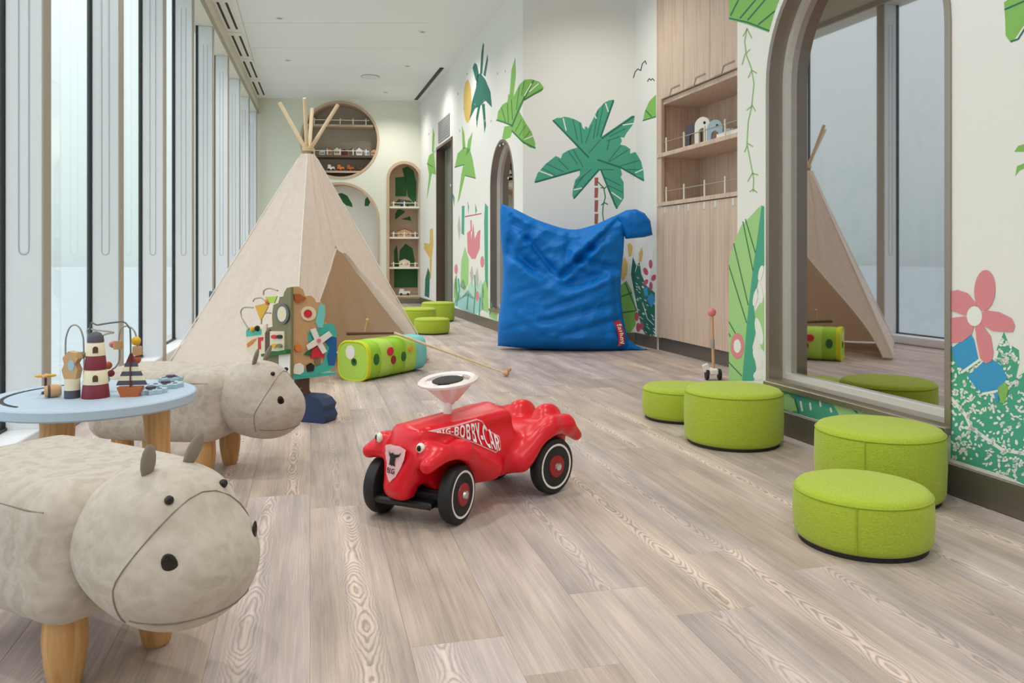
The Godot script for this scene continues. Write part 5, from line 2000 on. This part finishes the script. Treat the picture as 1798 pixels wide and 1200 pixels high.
	for b in [[239, 600, 0.012, M.yellow, 0.04], [241, 617, 0.0, M.toy_wood, 0.04], [240, 633, 0.011, M.orange_wood, 0.04], [207, 607, 0.0, M.toy_wood, 0.04], [198, 606, 0.009, M.pink_paint, 0.04], [190, 643, 0.010, M.orange_wood, 0.04], [195, 657, 0.009, M.maroon, 0.04], [145, 625, 0.009, M.olive, 0.03], [186, 668, 0.010, M.teal, 0.04]]:
		st = S()
		var q := pz(b[0], b[1], zc + b[4]) - Vector3(c.x, Y, c.z)
		if b[2] > 0:
			ball(st, Vector3.ZERO, Vector3.ONE * b[2], 14)
		else:
			lathe(st, [[0.0, -0.011], [0.011, -0.011], [0.012, 0.0], [0.011, 0.011], [0.0, 0.011]], 16)
		part(st, "bead", b[3], maze, at(q))

# ------------------------------------------------------------------------------------------------------ busy tree toy
func build_busy_tree() -> void:
	var c0 := Vector3(-1.00, 0, -3.575)       # corner where the two front boards meet
	var foot := pf(545, 728)
	var mid := Vector3(-0.99, 0, -3.72)
	var o := thing("activity_tree", "colourful wooden activity tree toy with windmill and wire loops", "toy", at(mid))
	# base: navy lobed block and brown trunk
	var st := S()
	var poly := PackedVector2Array()
	for q in [[-0.13, 0], [0.155, 0], [0.165, 0.03], [0.150, 0.055], [0.158, 0.08], [0.135, 0.105], [0.10, 0.118], [-0.10, 0.118], [-0.13, 0.09]]:
		poly.append(Vector2(q[0], q[1]))
	prism(st, poly, -0.05, 0.05)
	part(st, "base", M.navy, o, Transform3D(Basis(Vector3.UP, -0.35), Vector3(0.02, 0, 0.06)))
	st = S()
	lathe(st, [[0.05, 0.10], [0.035, 0.13], [0.035, 0.22], [0.05, 0.24]], 18)
	part(st, "trunk", M.dark_wood, o, at(Vector3(0.02, 0, 0.04)))
	# three boards: right front, left front, back left
	var dR := Vector3(0.175, 0, -0.17)
	var dL := Vector3(-0.150, 0, -0.14)
	var TRb := frame(c0 + dR * 0.0, dR)
	var TLb := frame(c0 + dL, -dL)
	var TBk := frame(Vector3(-1.33, 0, -3.90), Vector3(0.19, 0, 0.18))
	var B = func(T: Transform3D, a: Array, ox: float, oy: float, sc: float) -> PackedVector2Array:
		var q := PackedVector2Array()
		for p in px_list(a, ox, oy, sc):
			var w := onp(T, p.x, p.y)
			q.append(Vector2(w.x, w.y))
		return q
	var add = func(called: String, T: Transform3D, a: Array, z0: float, z1: float, m: Material, par: Node = null) -> Node:
		var s := S()
		prism(s, B.call(T, a, 415, 490, 6.316), z0, z1)
		if par:
			return part(s, called, m, par)
		return part(s, called, m, o, at(mid).affine_inverse() * T)
	var right: Node = add.call("right_board", TRb, [608, 90, 690, 85, 740, 120, 765, 190, 830, 185, 870, 220, 885, 260, 940, 255, 985, 300, 985, 380, 960, 440, 1000, 490, 1070, 500, 1105, 560, 1112, 650, 1110, 850, 1090, 960, 1040, 1010, 880, 1065, 608, 1100], -0.012, 0.0, M.toy_wood)
	add.call("painted_sea", TRb, [1000, 490, 1070, 500, 1105, 560, 1112, 650, 1110, 850, 1090, 960, 1040, 1010, 880, 1065, 612, 1098, 620, 1020, 830, 1000, 960, 930, 1000, 700, 900, 560], 0.0, 0.002, M.teal, right)
	add.call("painted_wave", TRb, [1060, 640, 1110, 650, 1108, 850, 1085, 960, 1020, 960, 1000, 860, 1030, 760, 970, 690], 0.002, 0.003, M.deep_blue, right)
	add.call("painted_meadow", TRb, [790, 600, 850, 560, 900, 560, 940, 640, 900, 720, 800, 700], 0.0, 0.002, M.teal, right)
	add.call("bubble_tube", TRb, [920, 280, 975, 290, 978, 400, 950, 540, 900, 540, 870, 480], 0.0, 0.006, M.aqua, right)
	var ri: Node = add.call("ring_dial", TRb, ring_px(795, 385, 85, 80), 0.0, 0.006, M.cream, right)
	add.call("dial_face", TRb, ring_px(785, 385, 45, 45), 0.006, 0.009, M.red_paint, ri)
	for a in [[560, 150, 700, 40], [1000, 620, 860, 690]]:
		pass
	var mill: Node = add.call("windmill_blade", TRb, [800, 560, 860, 545, 905, 650, 1010, 580, 1045, 625, 935, 710, 985, 800, 940, 830, 880, 730, 780, 790, 760, 740, 850, 670], 0.010, 0.016, M.white_paint, right)
	add.call("windmill_hub", TRb, ring_px(890, 682, 20, 22), 0.016, 0.024, M.pink_paint, mill)
	add.call("red_barn", TRb, [825, 800, 880, 745, 915, 800, 970, 830, 970, 870, 820, 880], 0.003, 0.008, M.red_paint, right)
	add.call("barn_roof", TRb, [740, 840, 825, 770, 835, 860], 0.003, 0.006, M.leaf_dark, right)
	add.call("orange_gear", TRb, ring_px(680, 765, 40, 40), 0.001, 0.010, M.orange, right)
	add.call("fox_slider", TRb, [630, 170, 690, 165, 770, 215, 740, 240, 680, 265, 640, 240], 0.001, 0.008, M.orange_wood, right)
	add.call("sheep", TRb, [620, 1010, 640, 950, 700, 930, 740, 960, 740, 1030, 700, 1060, 630, 1050], 0.002, 0.007, M.white_paint, right)
	add.call("cow", TRb, [770, 960, 820, 930, 860, 960, 850, 1020, 780, 1030], 0.002, 0.007, M.dark, right)
	add.call("picket", TRb, [860, 880, 930, 880, 930, 950, 870, 960], 0.002, 0.005, M.olive, right)
	var left: Node = add.call("left_board", TLb, [606, 92, 560, 100, 530, 150, 520, 195, 480, 200, 465, 265, 410, 290, 395, 400, 400, 530, 340, 545, 318, 600, 318, 1000, 480, 1098, 606, 1100], -0.012, 0.0, M.olive)
	add.call("oval_mirror_rim", TLb, ring_px(525, 390, 72, 112), 0.0, 0.008, M.grey_wire, left)
	add.call("oval_mirror", TLb, ring_px(525, 390, 50, 85), 0.008, 0.010, M.cream, left)
	add.call("window_frame", TLb, [385, 580, 540, 580, 540, 800, 385, 800], 0.0, 0.006, M.cream, left)
	for k in 4:
		add.call("sliding_bead", TLb, ring_px(430 + 60 * (k % 2) + 10, 640 + 100 * (k / 2), 28, 22), 0.006, 0.014, [M.red_paint, M.dark, M.yellow, M.olive][k], left)
	add.call("brick_wall", TLb, [325, 600, 380, 560, 380, 820, 325, 820], 0.0, 0.004, M.dark_wood, left)
	add.call("shelf_board", TLb, [320, 830, 600, 780, 604, 830, 325, 860], 0.0, 0.022, M.leaf_dark, left)
	add.call("white_door", TLb, [480, 840, 600, 820, 600, 1090, 482, 1090], 0.0, 0.005, M.white_paint, left)
	add.call("red_rug", TLb, [330, 1000, 460, 1010, 460, 1070, 400, 1050], 0.0, 0.004, M.maroon, left)
	var back: Node = add.call("back_board", TBk, [110, 560, 150, 530, 290, 540, 330, 500, 330, 1000, 200, 900, 110, 790], -0.010, 0.0, M.cream)
	add.call("painted_sky", TBk, [112, 570, 150, 540, 280, 560, 280, 620, 112, 640], 0.0, 0.002, M.teal, back)
	add.call("zigzag", TBk, [120, 720, 190, 670, 230, 660, 180, 720, 130, 760], 0.0, 0.003, M.orange, back)
	add.call("red_bar", TBk, [245, 650, 300, 645, 298, 680, 270, 690, 275, 780, 245, 780], 0.0, 0.003, M.red_paint, back)
	add.call("yellow_flag", TBk, [225, 300, 340, 270, 370, 310, 290, 460], 0.004, 0.010, M.yellow, back)
	add.call("green_flag", TBk, [340, 200, 470, 190, 440, 270, 360, 260], 0.004, 0.010, M.lime_pale, back)
	for w in [[[150, 560, 90, 460, 62, 370, 100, 318, 200, 320]], [[200, 250, 220, 220, 300, 215, 375, 290]], [[315, 180, 320, 130, 380, 105, 470, 130]], [[290, 500, 300, 420, 340, 380, 395, 380]]]:
		st = S(true)
		var q := []
		for p in B.call(TBk, w[0], 415, 490, 6.316):
			q.append(V(p, 0.006))
		tube(st, smooth_path(q, 5), 0.0035, 8)
		part(st, "wire_loop", M.light_wire, back)
	for b in [[180, 560, M.yellow], [232, 550, M.dark], [350, 250, M.orange]]:
		st = S()
		var q := onp(TBk, 415 + b[0] / 6.316, 490 + b[1] / 6.316, 0.006)
		ball(st, q, Vector3.ONE * 0.014, 12)
		part(st, "bead", b[2], back)
	# shelf under the boards
	st = S()
	var tray := PackedVector2Array()
	for p in [c0, c0 + dR * 0.99, c0 + dR * 0.8 + dL, c0 + dL]:
		tray.append(Vector2(p.x - mid.x, p.z - mid.z))
	prism(st, tray, -0.205, -0.193)
	part(st, "tray", M.teal, o, Transform3D(Basis(Vector3.RIGHT, PI / 2), Vector3.ZERO))

func ring_px(x: float, y: float, rx: float, ry: float) -> Array:
	var o := []
	for k in 18:
		o.append(x + rx * cos(TAU * k / 18))
		o.append(y + ry * sin(TAU * k / 18))
	return o

# --------------------------------------------------------------------------------------------------------- caterpillar
func squircle(c: Vector2, r: float, n := 40) -> PackedVector2Array:
	var o := PackedVector2Array()
	for k in n:
		var t := TAU * k / n
		var s := pow(pow(absf(cos(t)), 3.4) + pow(absf(sin(t)), 3.4), -1.0 / 3.4)
		o.append(c + Vector2(cos(t), sin(t)) * r * s)
	return o

func build_caterpillar() -> void:
	var f := Vector3(-0.955, 0, -4.80)
	var b := Vector3(-0.655, 0, -5.30)
	var dir := (b - f).normalized()
	var T := frame(f, Vector3(-dir.z, 0, dir.x))     # z towards the face
	var R := 0.118
	var len := f.distance_to(b)
	var c := thing("caterpillar_tunnel", "lime green caterpillar play roll with a round eye in front of the tent", "toy", T)
	var bands := [[0.0, 0.03, M.lime_yellow, 1.02], [0.03, 0.12, M.lime, 1.0], [0.12, 0.24, M.lime_pale, 1.0], [0.24, 0.36, M.lime, 0.99], [0.36, 0.47, M.lime_pale, 0.98], [0.47, len, M.aqua, 0.96]]
	for q in bands:
		var st := S(true)
		var r0: float = R * q[3]
		var n := 40
		var cs := []
		for e in [[q[0], 0.965], [q[0] + 0.006, 1.0], [(q[0] + q[1]) / 2, 1.012], [q[1] - 0.006, 1.0], [q[1], 0.965]]:
			cs.append([squircle(Vector2(0, R), r0 * e[1], n), -e[0]])
		for i in cs.size() - 1:
			for k in n:
				var k1 := (k + 1) % n
				quad(st, V(cs[i + 1][0][k], cs[i + 1][1]), V(cs[i + 1][0][k1], cs[i + 1][1]), V(cs[i][0][k1], cs[i][1]), V(cs[i][0][k], cs[i][1]))
		st.set_smooth_group(-1)
		sheet(st, cs[0][0], cs[0][1], true)
		sheet(st, cs[-1][0], cs[-1][1], false)
		part(st, "segment", q[2], c)
	var st := S(true)
	var rim := []
	for p in squircle(Vector2(0, R), R * 0.99, 48):
		rim.append(V(p, 0.001))
	tube(st, rim, 0.008, 8, true)
	part(st, "face_rim", M.lime_yellow, c)
	st = S()
	prism(st, squircle(Vector2(0, R), R * 0.93), -0.01, 0.006)
	var fc := part(st, "face", M.lime_pale, c)
	st = S()
	prism(st, disc(Vector2(-0.018, R + 0.052), 0.036, 0.042, 24), 0.006, 0.009)
	part(st, "cheek_patch", M.white_paint, fc)
	st = S()
	prism(st, disc(Vector2(0.012, R - 0.004), 0.020, 0.022, 24), 0.006, 0.011)
	var ey := part(st, "eye", M.leaf_dark, fc)
	st = S()
	prism(st, disc(Vector2(0.016, R + 0.002), 0.009, 0.010, 16), 0.011, 0.013)
	part(st, "pupil", M.dark, ey)
	# ladybird and leaves stitched on the side (near side faces +x)
	for q in [[0.07, 0.04, 0.024, 0.034, M.leaf_dark, "leaf_patch"], [0.20, 0.075, 0.030, 0.026, M.red_paint, "ladybird_patch"], [0.23, 0.02, 0.022, 0.026, M.dark_red, "ladybird_patch"], [0.33, 0.03, 0.022, 0.03, M.leaf_dark, "leaf_patch"], [0.40, 0.07, 0.020, 0.02, M.yellow, "flower_patch"]]:
		st = S()
		prism(st, disc(Vector2.ZERO, q[2], q[3], 18), -0.01, 0.004)
		part(st, q[5], q[4], c, Transform3D(Basis(Vector3.UP, PI / 2), Vector3(R * 1.012, R + q[1] - 0.03, -q[0])))
	# fishing rod laid across
	var A := pz(609, 591, 4.93)
	var Bp := pz(692, 603, 5.06)
	var E := pf(889, 656, 0.02)
	A.y = 2.0 * R + 0.034
	Bp.y = 2.0 * R + 0.026
	var r := thing("toy_rod", "long thin wooden rod with dark grip lying from the caterpillar to the floor", "toy", at(E))
	st = S(true)
	tube(st, [A - E, Bp - E], [0.011, 0.008], 10)
	part(st, "grip", M.dark_wood, r)
	st = S(true)
	tube(st, [Bp - E, -(Bp - E).normalized() * 0.01], [0.009, 0.006], 10)
	part(st, "rod", M.pole_wood, r)
	st = S()
	ball(st, Vector3.ZERO, Vector3(0.020, 0.018, 0.020), 14)
	ball(st, Vector3(0.018, 0.024, 0.0), Vector3(0.014, 0.014, 0.014), 12)
	part(st, "end_knob", M.toy_wood, r)
	st = S(true)
	var K := pz(640, 594, 4.98) - E
	K.y = A.y - E.y - 0.01
	tube(st, [K, K + Vector3(0.006, 0.04, 0), K + Vector3(0.016, 0.083, 0)], 0.006, 8)
	ball(st, K + Vector3(0.018, 0.09, 0), Vector3.ONE * 0.012, 12)
	part(st, "reel_handle", M.toy_wood, r)

# ------------------------------------------------------------------------------------------------------------ push toy
func build_push_toy() -> void:
	var p := pf(1253, 668)
	var o := thing("push_toy", "wooden stick push toy with a red ball handle behind the poufs", "toy", at(p))
	var top := pz(1250, 549, -p.z + 0.05) - p
	var st := S(true)
	tube(st, [Vector3(0, 0.05, 0), top], 0.009, 10)
	part(st, "stick", M.toy_wood, o)
	st = S()
	ball(st, top, Vector3.ONE * 0.026, 18)
	part(st, "ball", M.pink_paint, o)
	st = S(true)
	tube(st, [top * 0.42 + Vector3(0, 0.02, 0), top * 0.55 + Vector3(0, 0.02, 0)], 0.012, 10)
	part(st, "collar", M.light_wire, o)
	box("body", Vector3(0, 0.052, -0.01), Vector3(0.05, 0.04, 0.07), M.white_paint, o, 0.008)
	box("wing", Vector3(-0.045, 0.075, 0), Vector3(0.04, 0.05, 0.012), M.white_paint, o, 0.006, Basis(Vector3.BACK, 0.4))
	for s in [-1, 1]:
		st = S()
		lathe(st, [[0.0, -0.008], [0.032, -0.008], [0.034, 0.0], [0.032, 0.008], [0.0, 0.008]], 24, Transform3D(Basis(Vector3.BACK, PI / 2), Vector3.ZERO))
		part(st, "wheel", M.dark, o, at(Vector3(s * 0.038, 0.034, -0.01)))

# ------------------------------------------------------------------------------------- small chair behind the tent
func build_small_chair() -> void:
	var p := Vector3(-2.36, 0, -6.62)
	var o := thing("small_chair", "small navy chair almost hidden behind the tent at the window", "chair", at(p, 0.5))
	box("seat", Vector3(0, 0.26, 0), Vector3(0.26, 0.025, 0.26), M.navy, o, 0.006)
	box("backrest", Vector3(-0.12, 0.41, 0), Vector3(0.02, 0.10, 0.26), M.navy, o, 0.006)
	for x in [-0.115, 0.115]:
		for z in [-0.115, 0.115]:
			var h := 0.44 if x < 0 else 0.25
			box("leg", Vector3(x, h / 2, z), Vector3(0.022, h, 0.022), M.navy, o, 0.004)
